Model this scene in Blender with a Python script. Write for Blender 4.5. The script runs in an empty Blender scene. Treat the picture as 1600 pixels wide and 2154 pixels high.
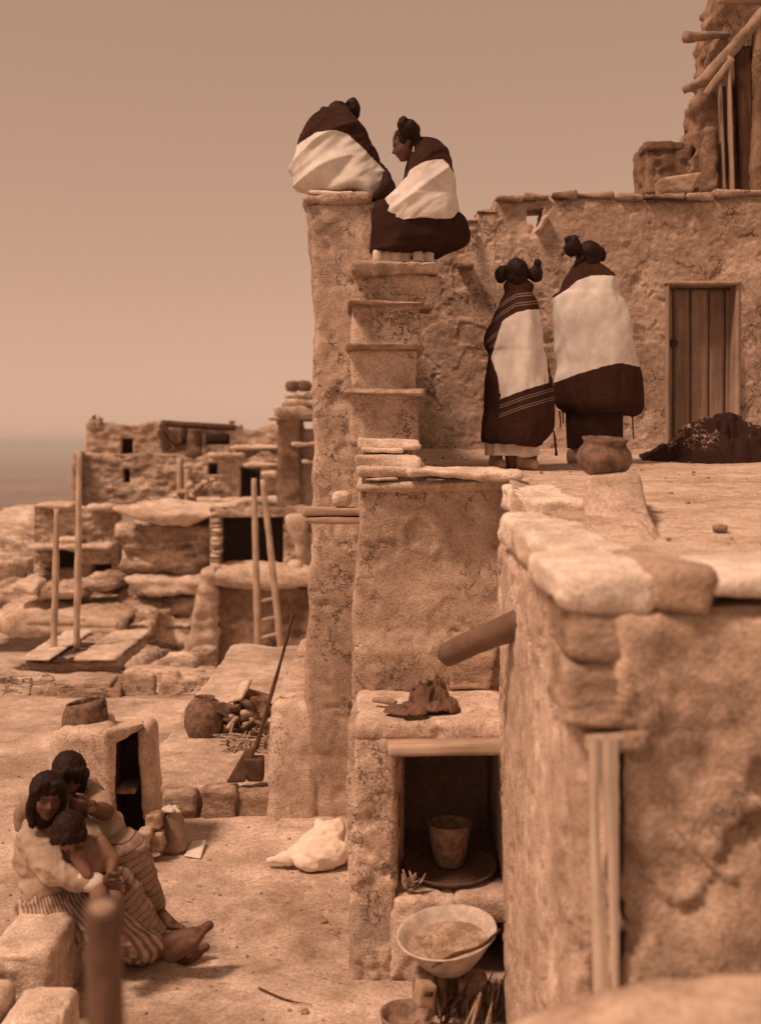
import bpy, math, random
import numpy as np
from mathutils import Vector, Matrix

# ------------------------------------------------------------------ camera, sky, sun, exposure
scene = bpy.context.scene
F = 2600.0; CX = 800.0; CY = 930.0; H = 2.4          # focal length in photo pixels, eye level, eye height
R = math.radians
cam_data = bpy.data.cameras.new('camera'); cam = bpy.data.objects.new('camera', cam_data)
scene.collection.objects.link(cam); scene.camera = cam
cam.location = (0, 0, H); cam.rotation_euler = (R(90), 0, 0)
cam_data.sensor_fit = 'HORIZONTAL'; cam_data.sensor_width = 36.0; cam_data.lens = 36.0 * F / 1600.0
cam_data.shift_y = -(1077.0 - CY) / 1600.0
cam_data.clip_start = 0.05; cam_data.clip_end = 200000.0
cam_data.dof.use_dof = True; cam_data.dof.focus_distance = 7.2; cam_data.dof.aperture_fstop = 2.7
scene.render.resolution_x = 760; scene.render.resolution_y = 1024

HAZE = 2.0e-4
SUN_EL, SUN_AZ = R(57), R(-57)        # azimuth from the view direction (+Y), negative = left
world = bpy.data.worlds.new('World'); scene.world = world; world.use_nodes = True
wn, wl = world.node_tree.nodes, world.node_tree.links
wn.clear()
sky = wn.new('ShaderNodeTexSky'); sky.sky_type = 'NISHITA'; sky.sun_disc = False
sky.sun_elevation = SUN_EL; sky.sun_rotation = SUN_AZ
sky.air_density = 1.0; sky.dust_density = 1.6; sky.ozone_density = 1.0; sky.altitude = 1500
bw = wn.new('ShaderNodeRGBToBW'); tint = wn.new('ShaderNodeVectorMath'); tint.operation = 'MULTIPLY'
tint.inputs[1].default_value = (1.45, 0.875, 0.605)          # the print is toned brown throughout
bg = wn.new('ShaderNodeBackground'); bg.inputs['Strength'].default_value = 0.15
wo = wn.new('ShaderNodeOutputWorld')
pw = wn.new('ShaderNodeMath'); pw.operation = 'POWER'; pw.inputs[1].default_value = 0.42     # thin high overcast evens the sky out
wl.new(sky.outputs[0], bw.inputs[0]); wl.new(bw.outputs[0], pw.inputs[0]); wl.new(pw.outputs[0], tint.inputs[0])
wl.new(tint.outputs[0], bg.inputs['Color']); wl.new(bg.outputs[0], wo.inputs['Surface'])

sun_data = bpy.data.lights.new('sun', 'SUN'); sun_data.energy = 2.25; sun_data.angle = R(10)
sun_data.color = (1.0, 0.65, 0.465)
sun = bpy.data.objects.new('sun', sun_data); scene.collection.objects.link(sun)
SD = Vector((math.sin(SUN_AZ) * math.cos(SUN_EL), -math.cos(SUN_AZ) * math.cos(SUN_EL), math.sin(SUN_EL)))
sun.rotation_euler = SD.to_track_quat('Z', 'Y').to_euler()
sky.sun_rotation = math.atan2(SD.x, SD.y)
vs = scene.view_settings
vs.view_transform = 'Standard'; vs.look = 'None'; vs.exposure = 0.60; vs.gamma = 1.0; vs.use_curve_mapping = False

# ------------------------------------------------------------------ numbers and noise
rng = np.random.default_rng(7); random.seed(7)
COL = scene.collection
def Q(px, py, D): return np.array([(px - CX) / F * D, D, H + (CY - py) / F * D])
def GA(X, Y, D): return Q(20 + X / 3.636, 1560 + Y / 3.636, D)
def GW(X, Y, D): return Q(980 + X / 3.81, 470 + Y / 3.81, D)
def GS(X, Y, D): return Q(600 + X / 3.81, 180 + Y / 3.81, D)
def GB(X, Y, D): return Q(X / 2.424, 780 + Y / 2.424, D)
def pix(V): return np.stack([CX + V[:, 0] / V[:, 1] * F, CY - (V[:, 2] - H) / V[:, 1] * F], 1)

_perm = np.random.default_rng(3).permutation(256); _perm = np.concatenate([_perm, _perm, _perm])
_grad = np.random.default_rng(4).normal(size=(256, 3)); _grad /= np.linalg.norm(_grad, axis=1)[:, None]
def pn(P):
    P = np.asarray(P, float); I = np.floor(P).astype(int); f = P - I; I &= 255
    w = f * f * f * (f * (f * 6 - 15) + 10); out = 0
    for dx in (0, 1):
        for dy in (0, 1):
            for dz in (0, 1):
                h = _perm[_perm[_perm[(I[:, 0] + dx) & 255] + ((I[:, 1] + dy) & 255)] + ((I[:, 2] + dz) & 255)]
                g = _grad[h]; d = ((f - (dx, dy, dz)) * g).sum(1)
                out = out + d * (w[:, 0] if dx else 1 - w[:, 0]) * (w[:, 1] if dy else 1 - w[:, 1]) * (w[:, 2] if dz else 1 - w[:, 2])
    return out
def fbm(P, s=1.0, o=3, g=0.5):
    P = np.asarray(P, float) * s; a = 1.0; t = 0
    for k in range(o):
        t = t + a * pn(P + 17.3 * k); P = P * 2.03; a *= g
    return t
def sst(a, b, x):
    t = np.clip((x - a) / (b - a), 0, 1); return t * t * (3 - 2 * t)

def d_adobe(P, k=1.0):
    s = fbm(P + 31.0, 2.3, 4)
    return k * (fbm(P, 1.1, 2) * .035 + fbm(P + 9, 4, 2) * .010 + fbm(P, 19, 3) * .0055 - sst(.15, .17, s) * .010
                - sst(.36, .38, fbm(P + 50, 4.1, 3)) * .014)
def d_flat(P, k=1.0):
    s = fbm(P + 31.0, 2.6, 4)
    return k * (fbm(P, .9, 2) * .03 + fbm(P + 9, 6, 3) * .008 + fbm(P, 24, 3) * .007 - sst(.12, .14, s) * .010 - sst(.30, .33, fbm(P + 50, 5.1, 3)) * .012)
def d_rock(P, k=1.0):
    q = P * np.array([1, 1, 2.6])
    lay = pn(np.stack([P[:, 0] * .6, P[:, 1] * .6, P[:, 2] * 9], 1))
    return k * (fbm(q, 2.2, 4) * .05 + lay * .018 + fbm(q, 14, 3) * .012)
def d_soft(P, k=1.0): return k * (fbm(P, 3, 3) * .02 + fbm(P, 16, 2) * .005)
def d_wood(P, k=1.0): return k * (fbm(P, 5, 3) * .008 + fbm(P, 30, 2) * .003)

# ------------------------------------------------------------------ objects
WLOC = {}
def thing(name, label, cat, loc, group=None):
    o = bpy.data.objects.new(name, None); COL.objects.link(o); o.location = tuple(loc)
    o.empty_display_size = .1
    WLOC[o.name] = np.array(loc, float); o['label'] = label; o['category'] = cat
    if group: o['group'] = group
    return o
def tag(o, label=None, cat=None, group=None, kind=None):
    if label: o['label'] = label
    if cat: o['category'] = cat
    if group: o['group'] = group
    if kind: o['kind'] = kind
    return o
def mk(name, V, Fc, mat, parent=None, smooth=True, attrs=None, uv=None):
    V = np.asarray(V, float)
    if parent is None:
        mn, mx = V.min(0), V.max(0); loc = np.array([(mn[0] + mx[0]) / 2, (mn[1] + mx[1]) / 2, mn[2]])
    else: loc = WLOC[parent.name]
    me = bpy.data.meshes.new(name); me.from_pydata((V - loc).tolist(), [], [tuple(int(i) for i in f) for f in Fc])
    if mat: me.materials.append(mat)
    if smooth: me.polygons.foreach_set('use_smooth', np.ones(len(me.polygons), bool))
    if attrs:
        for k, a in attrs.items():
            at = me.attributes.new(k, 'FLOAT', 'POINT'); at.data.foreach_set('value', np.asarray(a, np.float32))
    me.update()
    o = bpy.data.objects.new(name, me); COL.objects.link(o)
    if parent is None: o.location = tuple(loc)
    else: o.parent = parent
    WLOC[o.name] = loc
    return o
class MB:
    def __init__(s): s.V = []; s.F = []; s.n = 0
    def add(s, V, Fc):
        V = np.asarray(V, float); s.V.append(V); s.F += [[i + s.n for i in f] for f in Fc]; s.n += len(V); return s
    def get(s): return np.concatenate(s.V), s.F
    def build(s, name, mat, parent=None, **k): return mk(name, *s.get(), mat, parent, **k)

# ------------------------------------------------------------------ shapes
def box8(x0, x1, y0, y1, z0, z1):
    return np.array([[x, y, z] for x in (x0, x1) for y in (y0, y1) for z in (z0, z1)], float)
def block(c8, cell=.03, r=.03, disp=d_adobe, k=1.0, seed=0.0, nmax=400, warp=None):
    """A block with eight free corners (order x, y, z), rounded edges and a rough skin."""
    c8 = np.asarray(c8, float).reshape(2, 2, 2, 3)
    ax = [(c8[1] - c8[0]).reshape(-1, 3).mean(0), (c8[:, 1] - c8[:, 0]).reshape(-1, 3).mean(0), (c8[:, :, 1] - c8[:, :, 0]).reshape(-1, 3).mean(0)]
    L = np.array([np.linalg.norm(a) for a in ax]); r = min(r, L.min() * .48)
    n = [int(min(nmax, max(2, math.ceil(l / cell)))) for l in L]
    keys = []; quads = []; off = 0
    for d in range(3):
        a, b = [(1, 2), (2, 0), (0, 1)][d]
        ga, gb = np.meshgrid(np.arange(n[a] + 1), np.arange(n[b] + 1), indexing='ij')
        for side in (0, 1):
            K = np.zeros((ga.size, 3), int); K[:, a] = ga.ravel(); K[:, b] = gb.ravel(); K[:, d] = n[d] * side
            w = n[b] + 1
            i = (np.arange(n[a])[:, None] * w + np.arange(n[b])[None, :]).ravel() + off
            q = np.stack([i, i + w, i + w + 1, i + 1], 1)
            quads.append(q if side else q[:, ::-1]); keys.append(K); off += len(K)
    K = np.concatenate(keys); Qd = np.concatenate(quads)
    code = (K[:, 0] * 1000 + K[:, 1]) * 1000 + K[:, 2]
    u, first, inv = np.unique(code, return_index=True, return_inverse=True)
    K = K[first]; Qd = inv.reshape(-1)[Qd]
    P = K / np.array(n) * L
    C = np.clip(P, r, L - r); d = P - C; ln = np.linalg.norm(d, axis=1)[:, None]
    nrm = d / np.maximum(ln, 1e-9); P = C + nrm * r
    U = P / L
    W = 0
    for i in (0, 1):
        for j in (0, 1):
            for kk in (0, 1):
                W = W + c8[i, j, kk] * ((U[:, 0] if i else 1 - U[:, 0]) * (U[:, 1] if j else 1 - U[:, 1]) * (U[:, 2] if kk else 1 - U[:, 2]))[:, None]
    N = sum(nrm[:, i:i + 1] * (ax[i] / L[i]) for i in range(3)); N /= np.maximum(np.linalg.norm(N, axis=1)[:, None], 1e-9)
    if warp is not None: W = warp(W)
    if disp is not None: W = W + N * disp(W + seed, k)[:, None]
    return W, Qd.tolist()
def catmull(P, n):
    P = np.asarray(P, float); m = len(P)
    if m == 2: t = np.linspace(0, 1, n)[:, None]; return P[0] * (1 - t) + P[1] * t
    E = np.concatenate([[2 * P[0] - P[1]], P, [2 * P[-1] - P[-2]]])
    t = np.linspace(0, m - 1 - 1e-9, n); i = t.astype(int); f = (t - i)[:, None]
    a, b, c, d = E[i], E[i + 1], E[i + 2], E[i + 3]
    return .5 * (2 * b + (c - a) * f + (2 * a - 5 * b + 4 * c - d) * f ** 2 + (3 * b - a - 3 * c + d) * f ** 3)
def tube(path, rad, n=14, seg=24, disp=None, k=1.0, seed=0., flat=1.0):
    path = catmull(path, seg); rad = np.interp(np.linspace(0, 1, seg), np.linspace(0, 1, len(rad)), rad) if hasattr(rad, '__len__') else np.full(seg, rad)
    T = np.gradient(path, axis=0); T /= np.linalg.norm(T, axis=1)[:, None]
    up = np.array([0, 0, 1.]) if abs(T[:, 2]).mean() < .9 else np.array([0, 1., 0])
    V = []; Fc = []
    for i in range(seg):
        a = np.cross(up, T[i]); a /= np.linalg.norm(a); b = np.cross(T[i], a)
        for j in range(n):
            t = 2 * math.pi * j / n; V.append(path[i] + rad[i] * (math.cos(t) * a + flat * math.sin(t) * b))
    for i in range(seg - 1):
        for j in range(n): Fc.append([i * n + j, i * n + (j + 1) % n, (i + 1) * n + (j + 1) % n, (i + 1) * n + j])
    V = np.array(V)
    if disp is not None:
        c = np.repeat(path, n, 0); N = V - c; N /= np.maximum(np.linalg.norm(N, axis=1)[:, None], 1e-9); V = V + N * disp(V + seed, k)[:, None]
    V = np.concatenate([V, path[:1], path[-1:]]); m = seg * n
    for j in range(n): Fc.append([m, (j + 1) % n, j]); Fc.append([m + 1, (seg - 1) * n + j, (seg - 1) * n + (j + 1) % n])
    return V, Fc
def lathe(prof, c, n=36, axis=(0, 0, 1), disp=None, k=1.0, sx=1.0, close=True):
    """prof: (radius, height) pairs from bottom outside up, over the rim and down inside."""
    ax = Vector(axis).normalized(); rot = Vector((0, 0, 1)).rotation_difference(ax).to_matrix()
    V = []; m = len(prof); Fc = []
    for r_, z in prof:
        for j in range(n):
            t = 2 * math.pi * j / n; v = rot @ Vector((r_ * sx * math.cos(t), r_ * math.sin(t), z)); V.append([v.x, v.y, v.z])
    V = np.array(V) + np.asarray(c)
    for i in range(m - 1):
        for j in range(n): Fc.append([i * n + j, i * n + (j + 1) % n, (i + 1) * n + (j + 1) % n, (i + 1) * n + j])
    if close: Fc.append(list(range(n))[::-1]); Fc.append([(m - 1) * n + j for j in range(n)])
    if disp is not None:
        cc = np.asarray(c) + np.array(ax) * .05; N = V - cc; N /= np.maximum(np.linalg.norm(N, axis=1)[:, None], 1e-9); V = V + N * disp(V, k)[:, None]
    return V, Fc
def ell(c, r, n=14, m=9, rot=None):
    V = []; Fc = []
    c = np.asarray(c, float)
    for i in range(m + 1):
        p = math.pi * i / m
        for j in range(n):
            t = 2 * math.pi * j / n; v = np.array([r[0] * math.sin(p) * math.cos(t), r[1] * math.sin(p) * math.sin(t), r[2] * math.cos(p)])
            if rot is not None: v = np.array(rot @ Vector(v))
            V.append(c + v)
    for i in range(m):
        for j in range(n): Fc.append([i * n + j, (i + 1) * n + j, (i + 1) * n + (j + 1) % n, i * n + (j + 1) % n])
    return np.array(V), Fc
def cap(p0, r0, p1, r1, n=12):
    p0, p1 = np.asarray(p0, float), np.asarray(p1, float); T = p1 - p0; L = np.linalg.norm(T); T = T / max(L, 1e-9)
    up = np.array([0, 0, 1.]) if abs(T[2]) < .9 else np.array([0, 1., 0])
    a = np.cross(up, T); a /= np.linalg.norm(a); b = np.cross(T, a); V = []; Fc = []; rows = []
    for s in range(5): t = -math.pi / 2 + math.pi / 2 * s / 4; rows.append((p0 + T * r0 * math.sin(t), max(r0 * math.cos(t), 1e-4)))
    for s in range(5): t = math.pi / 2 * s / 4; rows.append((p1 + T * r1 * math.sin(t), max(r1 * math.cos(t), 1e-4)))
    for c, r_ in rows:
        for j in range(n): t = 2 * math.pi * j / n; V.append(c + r_ * (math.cos(t) * a + math.sin(t) * b))
    for i in range(len(rows) - 1):
        for j in range(n): Fc.append([i * n + j, i * n + (j + 1) % n, (i + 1) * n + (j + 1) % n, (i + 1) * n + j])
    m = len(rows); Fc.append(list(range(n))[::-1]); Fc.append([(m - 1) * n + j for j in range(n)])
    return np.array(V), Fc
def chain(b, pts, rad):
    for i in range(len(pts) - 1): b.add(*cap(pts[i], rad[i], pts[i + 1], rad[i + 1]))
def remesh(b, voxel, smooth=3):
    """Fuse overlapping closed shapes into one continuous skin."""
    V, Fc = b.get(); me = bpy.data.meshes.new('tmp'); me.from_pydata(V.tolist(), [], [tuple(f) for f in Fc]); me.update()
    o = bpy.data.objects.new('tmp', me); COL.objects.link(o)
    m = o.modifiers.new('r', 'REMESH'); m.mode = 'VOXEL'; m.voxel_size = voxel
    if smooth: s = o.modifiers.new('s', 'SMOOTH'); s.factor = .5; s.iterations = smooth
    dg = bpy.context.evaluated_depsgraph_get(); ev = o.evaluated_get(dg); em = ev.to_mesh()
    nv = len(em.vertices); co = np.zeros(nv * 3); em.vertices.foreach_get('co', co); no = np.zeros(nv * 3); em.vertices.foreach_get('normal', no)
    Fo = [tuple(p.vertices) for p in em.polygons]
    ev.to_mesh_clear(); bpy.data.objects.remove(o); bpy.data.meshes.remove(me)
    return co.reshape(-1, 3), Fo, no.reshape(-1, 3)
def grid_sheet(fn, nu, nv, thick, keep=None):
    """fn(u, v) -> points; a sheet given thickness along `thick`, with cells left out where keep is False."""
    u, v = np.meshgrid(np.linspace(0, 1, nu + 1), np.linspace(0, 1, nv + 1), indexing='ij')
    A = fn(u.ravel(), v.ravel()); B = A.copy(); n = len(A); B = B + thick(A) if callable(thick) else B + np.asarray(thick)
    uc, vc = (u[:-1, :-1] + u[1:, 1:]) / 2, (v[:-1, :-1] + v[1:, 1:]) / 2
    kp = np.ones(uc.shape, bool) if keep is None else keep(uc, vc)
    id = lambda i, j: i * (nv + 1) + j
    Fc = []
    for i in range(nu):
        for j in range(nv):
            if not kp[i, j]: continue
            a, b, c, d = id(i, j), id(i + 1, j), id(i + 1, j + 1), id(i, j + 1)
            Fc.append((a, b, c, d)); Fc.append((d + n, c + n, b + n, a + n))
            for (p, q), (ii, jj) in zip(((a, b), (b, c), (c, d), (d, a)), ((i, j - 1), (i + 1, j), (i, j + 1), (i - 1, j))):
                if not (0 <= ii < nu and 0 <= jj < nv) or not kp[ii, jj]: Fc.append((q, p, p + n, q + n))
    V = np.concatenate([A, B]); used = np.unique([i for f in Fc for i in f]); mp = -np.ones(len(V), int); mp[used] = np.arange(len(used))
    return V[used], [[mp[i] for i in f] for f in Fc]
def plank(p0, p1, w, t, up=(0, 0, 1), cell=.03, k=1.0, seed=0., r=.006, disp=d_wood):
    """A board or beam from p0 to p1, w wide, t thick along up."""
    p0, p1 = np.asarray(p0, float), np.asarray(p1, float); T = p1 - p0; T = T / np.linalg.norm(T)
    up = np.asarray(up, float); b = np.cross(up, T); b /= np.linalg.norm(b); c = np.cross(T, b)
    c8 = [e + b * sw * w / 2 + c * st * t / 2 for e in (p0, p1) for sw in (1, -1) for st in (-1, 1)]
    return block(np.array(c8), cell, r, disp, k, seed)
# ------------------------------------------------------------------ materials
class NT:
    def __init__(s, name):
        s.m = bpy.data.materials.new(name); s.m.use_nodes = True; s.t = s.m.node_tree; s.t.nodes.clear()
        s.out = s.t.nodes.new('ShaderNodeOutputMaterial'); s.b = s.n('ShaderNodeBsdfPrincipled'); s.l(s.b.outputs[0], s.out.inputs[0])
        s.pos = s.n('ShaderNodeNewGeometry').outputs['Position']
    def l(s, a, b): s.t.links.new(a, b)
    def n(s, ty, props=None, **ins):
        nd = s.t.nodes.new(ty)
        for k, v in (props or {}).items(): setattr(nd, k, v)
        for k, v in ins.items():
            k2 = int(k[1:]) if k[0] == '_' and k[1:].isdigit() else k
            s.set(nd.inputs[k2], v)
        return nd
    def set(s, inp, v):
        if hasattr(v, 'is_output') or isinstance(v, bpy.types.NodeSocket): s.l(v, inp)
        else: inp.default_value = v
    def noise(s, vec, scale, detail=4, rough=.55, dist=0.):
        return s.n('ShaderNodeTexNoise', None, Vector=vec, Scale=scale, Detail=detail, Roughness=rough, Distortion=dist)
    def ramp(s, fac, a, b, va=0., vb=1.):
        return s.n('ShaderNodeMapRange', {'interpolation_type': 'SMOOTHSTEP'}, _0=fac, _1=a, _2=b, _3=va, _4=vb).outputs[0]
    def math(s, op, a, b=0.): return s.n('ShaderNodeMath', {'operation': op}, _0=a, _1=b).outputs[0]
    def mix(s, f, a, b, mode='MIX'):
        nd = s.n('ShaderNodeMix', {'data_type': 'RGBA', 'blend_type': mode})
        s.set(nd.inputs[0], f); s.set(nd.inputs[6], c4(a)); s.set(nd.inputs[7], c4(b)); return nd.outputs[2]
    def scale(s, vec, v): return s.n('ShaderNodeVectorMath', {'operation': 'MULTIPLY'}, _0=vec, _1=v).outputs[0]
    def add(s, a, b): return s.n('ShaderNodeVectorMath', {'operation': 'ADD'}, _0=a, _1=b).outputs[0]
    def attr(s, name): return s.n('ShaderNodeAttribute', {'attribute_name': name}).outputs['Fac']
    def bump(s, h, strength=.5, dist=.01):
        s.l(s.n('ShaderNodeBump', None, Height=h, Strength=strength, Distance=dist).outputs[0], s.b.inputs['Normal'])
    def finish(s, col, rough=.95, spec=.15):
        s.set(s.b.inputs['Base Color'], c4(col)); s.set(s.b.inputs['Roughness'], rough); s.b.inputs['Specular IOR Level'].default_value = spec
        return s.m
def c4(c): return (*c, 1.0) if isinstance(c, tuple) and len(c) == 3 else c

def earth(name, lo, hi, big=.9, mid=7., grain=85., crack=0., cs=7., bump=.6, dark=(.10, .055, .035), stretch=(1, 1, 1), bd=.012, speck=0., patch=0.):
    t = NT(name); p = t.scale(t.pos, stretch)
    nb = t.noise(p, big, 5, .65).outputs[0]; col = t.mix(t.ramp(nb, .36, .64), lo, hi)
    nm = t.noise(p, mid, 4, .7).outputs[0]; col = t.mix(1.0, col, t.n('ShaderNodeCombineColor', None, _0=t.ramp(nm, .3, .7, .78, 1.15), _1=t.ramp(nm, .3, .7, .75, 1.16), _2=t.ramp(nm, .3, .7, .72, 1.17)).outputs[0], 'MULTIPLY')
    if patch:
        pt = t.ramp(t.noise(t.add(p, (5., 2., 9.)), 2.1, 5, .62).outputs[0], .555, .57); col = t.mix(t.math('MULTIPLY', pt, patch), col, tuple(v * .55 for v in lo))
    ng = t.noise(t.pos, grain, 2, .75).outputs[0]; g = t.ramp(ng, .28, .72, .74, 1.2)
    col = t.mix(1.0, col, t.n('ShaderNodeCombineColor', None, _0=g, _1=g, _2=g).outputs[0], 'MULTIPLY')
    h = t.math('ADD', t.math('MULTIPLY', nm, .9), t.math('MULTIPLY', ng, .55))
    if crack > 0:
        w = t.add(p, t.scale(t.noise(p, 9., 3, .7).outputs[1], (.17, .17, .17)))
        tot = None
        for kind, sc, wd, seed, ms in (('n', cs * .62, .012, 0., 1.9), ('v', cs * 1.5, .02, 3.3, 2.2)):
            if kind == 'n': line = t.ramp(t.math('ABSOLUTE', t.math('SUBTRACT', t.noise(p, sc, 5, .68).outputs[0], .5)), 0., wd, 1., 0.)
            else: line = t.ramp(t.n('ShaderNodeTexVoronoi', {'feature': 'DISTANCE_TO_EDGE'}, Vector=w, Scale=sc).outputs['Distance'], 0., wd, 1., 0.)
            msk = t.ramp(t.noise(t.add(p, (seed, seed * 2, 1.1)), ms, 2, .6).outputs[0], .46 if kind == 'n' else .53, .58 if kind == 'n' else .64)
            c = t.math('MULTIPLY', line, msk); tot = c if tot is None else t.math('MAXIMUM', tot, c)
        col = t.mix(t.math('MULTIPLY', tot, crack), col, dark)
        h = t.math('SUBTRACT', h, t.math('MULTIPLY', tot, .8))
    if speck > 0:
        v = t.n('ShaderNodeTexVoronoi', None, Vector=t.pos, Scale=55.).outputs['Distance']
        sp = t.math('MULTIPLY', t.ramp(v, .12, .2, 1., 0.), t.ramp(t.noise(t.pos, 6., 3).outputs[0], .5, .62))
        col = t.mix(t.math('MULTIPLY', sp, speck), col, dark)
    t.bump(h, bump, bd); return t.finish(col)
def cloth(name, col, col2=None, weave=320., bump=.25, rough=.95):
    t = NT(name); n1 = t.noise(t.pos, 9., 5, .6).outputs[0]; c = t.mix(t.ramp(n1, .3, .7), col, col2 or tuple(v * .75 for v in col))
    n2 = t.noise(t.pos, weave, 2, .6).outputs[0]; t.bump(t.math('ADD', t.math('MULTIPLY', n1, .7), t.math('MULTIPLY', n2, .3)), bump, .006)
    return t.finish(c, rough, .1)
def manta(name, lines=False, white=(.76, .72, .67), dark=(.046, .0215, .016)):
    t = NT(name); b = t.attr('band'); wob = t.math('MULTIPLY', t.math('SUBTRACT', t.noise(t.pos, 25., 3).outputs[0], .5), 4.)
    f = t.ramp(t.math('ADD', b, wob), -.5, .5)
    n1 = t.noise(t.pos, 11., 6, .65).outputs[0]; n2 = t.noise(t.pos, 300., 2).outputs[0]
    wc = t.mix(t.ramp(n1, .3, .7), white, tuple(v * .78 for v in white)); wc = t.mix(t.ramp(t.noise(t.pos, 2.6, 4, .7).outputs[0], .5, .72, 0., .45), wc, tuple(v * .62 for v in white)); dc = t.mix(t.ramp(n1, .3, .7), dark, tuple(v * .6 for v in dark))
    tw = t.noise(t.scale(t.pos, (30, 30, 260)), 1.0, 2).outputs[0]
    dc = t.mix(t.ramp(tw, .35, .7, 0., .45), dc, tuple(v * 1.9 for v in dark))
    if lines:
        o = t.attr('off'); tot = None
        for a in (14., 19., 33., 38.):
            d = t.math('ABSOLUTE', t.math('SUBTRACT', t.math('ABSOLUTE', o), a)); ln = t.ramp(d, .5, 1.1, 1., 0.); tot = ln if tot is None else t.math('MAXIMUM', tot, ln)
        dc = t.mix(t.math('MULTIPLY', tot, .55), dc, (.4, .3, .24))
    c = t.mix(f, dc, wc)
    t.bump(t.math('ADD', t.math('MULTIPLY', n1, .6), t.math('MULTIPLY', n2, .4)), .3, .006); return t.finish(c, .95, .08)
def striped(name, lo, hi, freq, soft=.25, wd=.12):
    t = NT(name); s = t.math('ADD', t.math('MULTIPLY', t.attr('st'), freq), t.math('MULTIPLY', t.noise(t.pos, 14., 3).outputs[0], .5))
    fr = t.math('FRACT', s); d = t.math('ABSOLUTE', t.math('SUBTRACT', fr, .5)); f = t.ramp(d, wd, wd + soft)
    n1 = t.noise(t.pos, 22., 5, .65).outputs[0]; c = t.mix(f, lo, hi); g = t.ramp(n1, .25, .75, .7, 1.15)
    c = t.mix(1., c, t.n('ShaderNodeCombineColor', None, _0=g, _1=g, _2=g).outputs[0], 'MULTIPLY')
    t.bump(n1, .35, .006); return t.finish(c, .95, .08)
def wood(name, lo, hi, axis=2, bump=.5, sc=1.0):
    t = NT(name); st = [26. * sc] * 3; st[axis] = 1.6 * sc
    n = t.noise(t.scale(t.pos, tuple(st)), 1., 6, .65, .6).outputs[0]; n2 = t.noise(t.pos, 3., 4).outputs[0]
    c = t.mix(t.ramp(n, .3, .7), lo, hi); g = t.ramp(n2, .3, .7, .75, 1.12)
    c = t.mix(1., c, t.n('ShaderNodeCombineColor', None, _0=g, _1=g, _2=g).outputs[0], 'MULTIPLY')
    t.bump(n, bump, .006); return t.finish(c, .9, .15)
def plain(name, col, rough=.8, spec=.2, var=.35, sc=14., bump=.2, metal=0.):
    t = NT(name); n = t.noise(t.pos, sc, 6, .65).outputs[0]; c = t.mix(t.ramp(n, .3, .7), tuple(v * (1 - var) for v in col), col)
    t.bump(n, bump, .006); t.b.inputs['Metallic'].default_value = metal; return t.finish(c, rough, spec)

M = {}
M['adobe'] = earth('adobe_plaster', (.40, .295, .225), (.60, .475, .385), crack=.9, cs=6.5, bump=.75, speck=.5, patch=.5)
M['adobe_back'] = earth('cracked_plaster', (.40, .29, .22), (.60, .47, .38), big=1.3, grain=70., crack=.95, cs=5.2, bump=.65, speck=.3, patch=.3)
M['adobe_smooth'] = earth('smooth_plaster', (.47, .355, .28), (.63, .505, .415), big=.8, crack=.5, cs=5, bump=.5, speck=.25)
M['adobe_near'] = earth('weathered_plaster', (.39, .28, .21), (.62, .48, .375), big=2.2, mid=9, crack=.35, cs=5, bump=.8, speck=.3)
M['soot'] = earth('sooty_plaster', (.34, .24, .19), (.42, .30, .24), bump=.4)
M['floor'] = earth('packed_earth_roof', (.46, .34, .26), (.64, .51, .41), big=1.6, mid=12, crack=.25, cs=4, bump=.6, stretch=(1, 1.6, 1), speck=.9)
M['ground'] = earth('trodden_earth', (.37, .275, .212), (.63, .51, .42), big=.9, mid=5, grain=50, bump=.7, speck=.7, bd=.016)
M['stone'] = earth('pale_sandstone', (.54, .42, .33), (.74, .62, .52), big=2.4, mid=9, bump=.7, stretch=(1, 1, 2.2), speck=.3)
M['stone_pale'] = earth('bright_sandstone', (.66, .56, .47), (.83, .74, .65), big=2.4, mid=9, bump=.7, stretch=(1, 1, 2.2), speck=.25)
M['painted_dark'] = earth('painted_shade', (.045, .026, .02), (.07, .042, .032), bump=.3)  # near black painted as shade inside openings; the oven pot lid shares it
M['stone_dark'] = earth('brown_sandstone', (.27, .185, .135), (.46, .345, .265), big=2.5, mid=10, bump=.8, stretch=(1, 1, 2.5))
M['rock'] = earth('layered_cliff_rock', (.30, .21, .155), (.68, .55, .445), big=.6, mid=2.2, grain=12, crack=.5, cs=1.2, bump=1., stretch=(1, 1, 4), bd=.05)
M['masonry'] = earth('rubble_masonry', (.34, .245, .185), (.66, .535, .43), big=.6, mid=3.2, grain=14, crack=.7, cs=2.6, bump=.9, stretch=(1, 1, 2.2), bd=.04)
M['far_earth'] = earth('far_earth', (.38, .275, .205), (.64, .51, .40), big=.4, mid=1.8, grain=14, bump=.7, bd=.04, stretch=(1, .5, 1))
M['plain'] = earth('desert_plain', (.16, .10, .07), (.28, .19, .135), big=.002, mid=.01, grain=.1, bump=0.)
M['ruin'] = earth('ruined_wall', (.20, .125, .085), (.36, .25, .175), big=1.6, mid=8, crack=.4, cs=6, bump=.9)
M['log'] = wood('weathered_log', (.30, .20, .145), (.52, .39, .295), 0, .7)
M['log2'] = plain('bare_log', (.40, .295, .225), .9, .15, .5, 11, .6)
M['board'] = wood('grey_board', (.36, .25, .185), (.55, .42, .32), 0, .5)
M['jamb'] = wood('pale_post_wood', (.62, .50, .40), (.76, .64, .53), 2, .3)
M['door'] = wood('door_wood', (.22, .15, .113), (.34, .245, .19), 2, .5)
M['frame'] = wood('door_frame_wood', (.33, .235, .175), (.45, .335, .26), 2, .4)
M['dark_wood'] = wood('dark_wood', (.07, .035, .024), (.14, .078, .052), 2, .5)
M['pole'] = wood('ladder_pole_wood', (.40, .29, .21), (.58, .45, .35), 2, .4)
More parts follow.
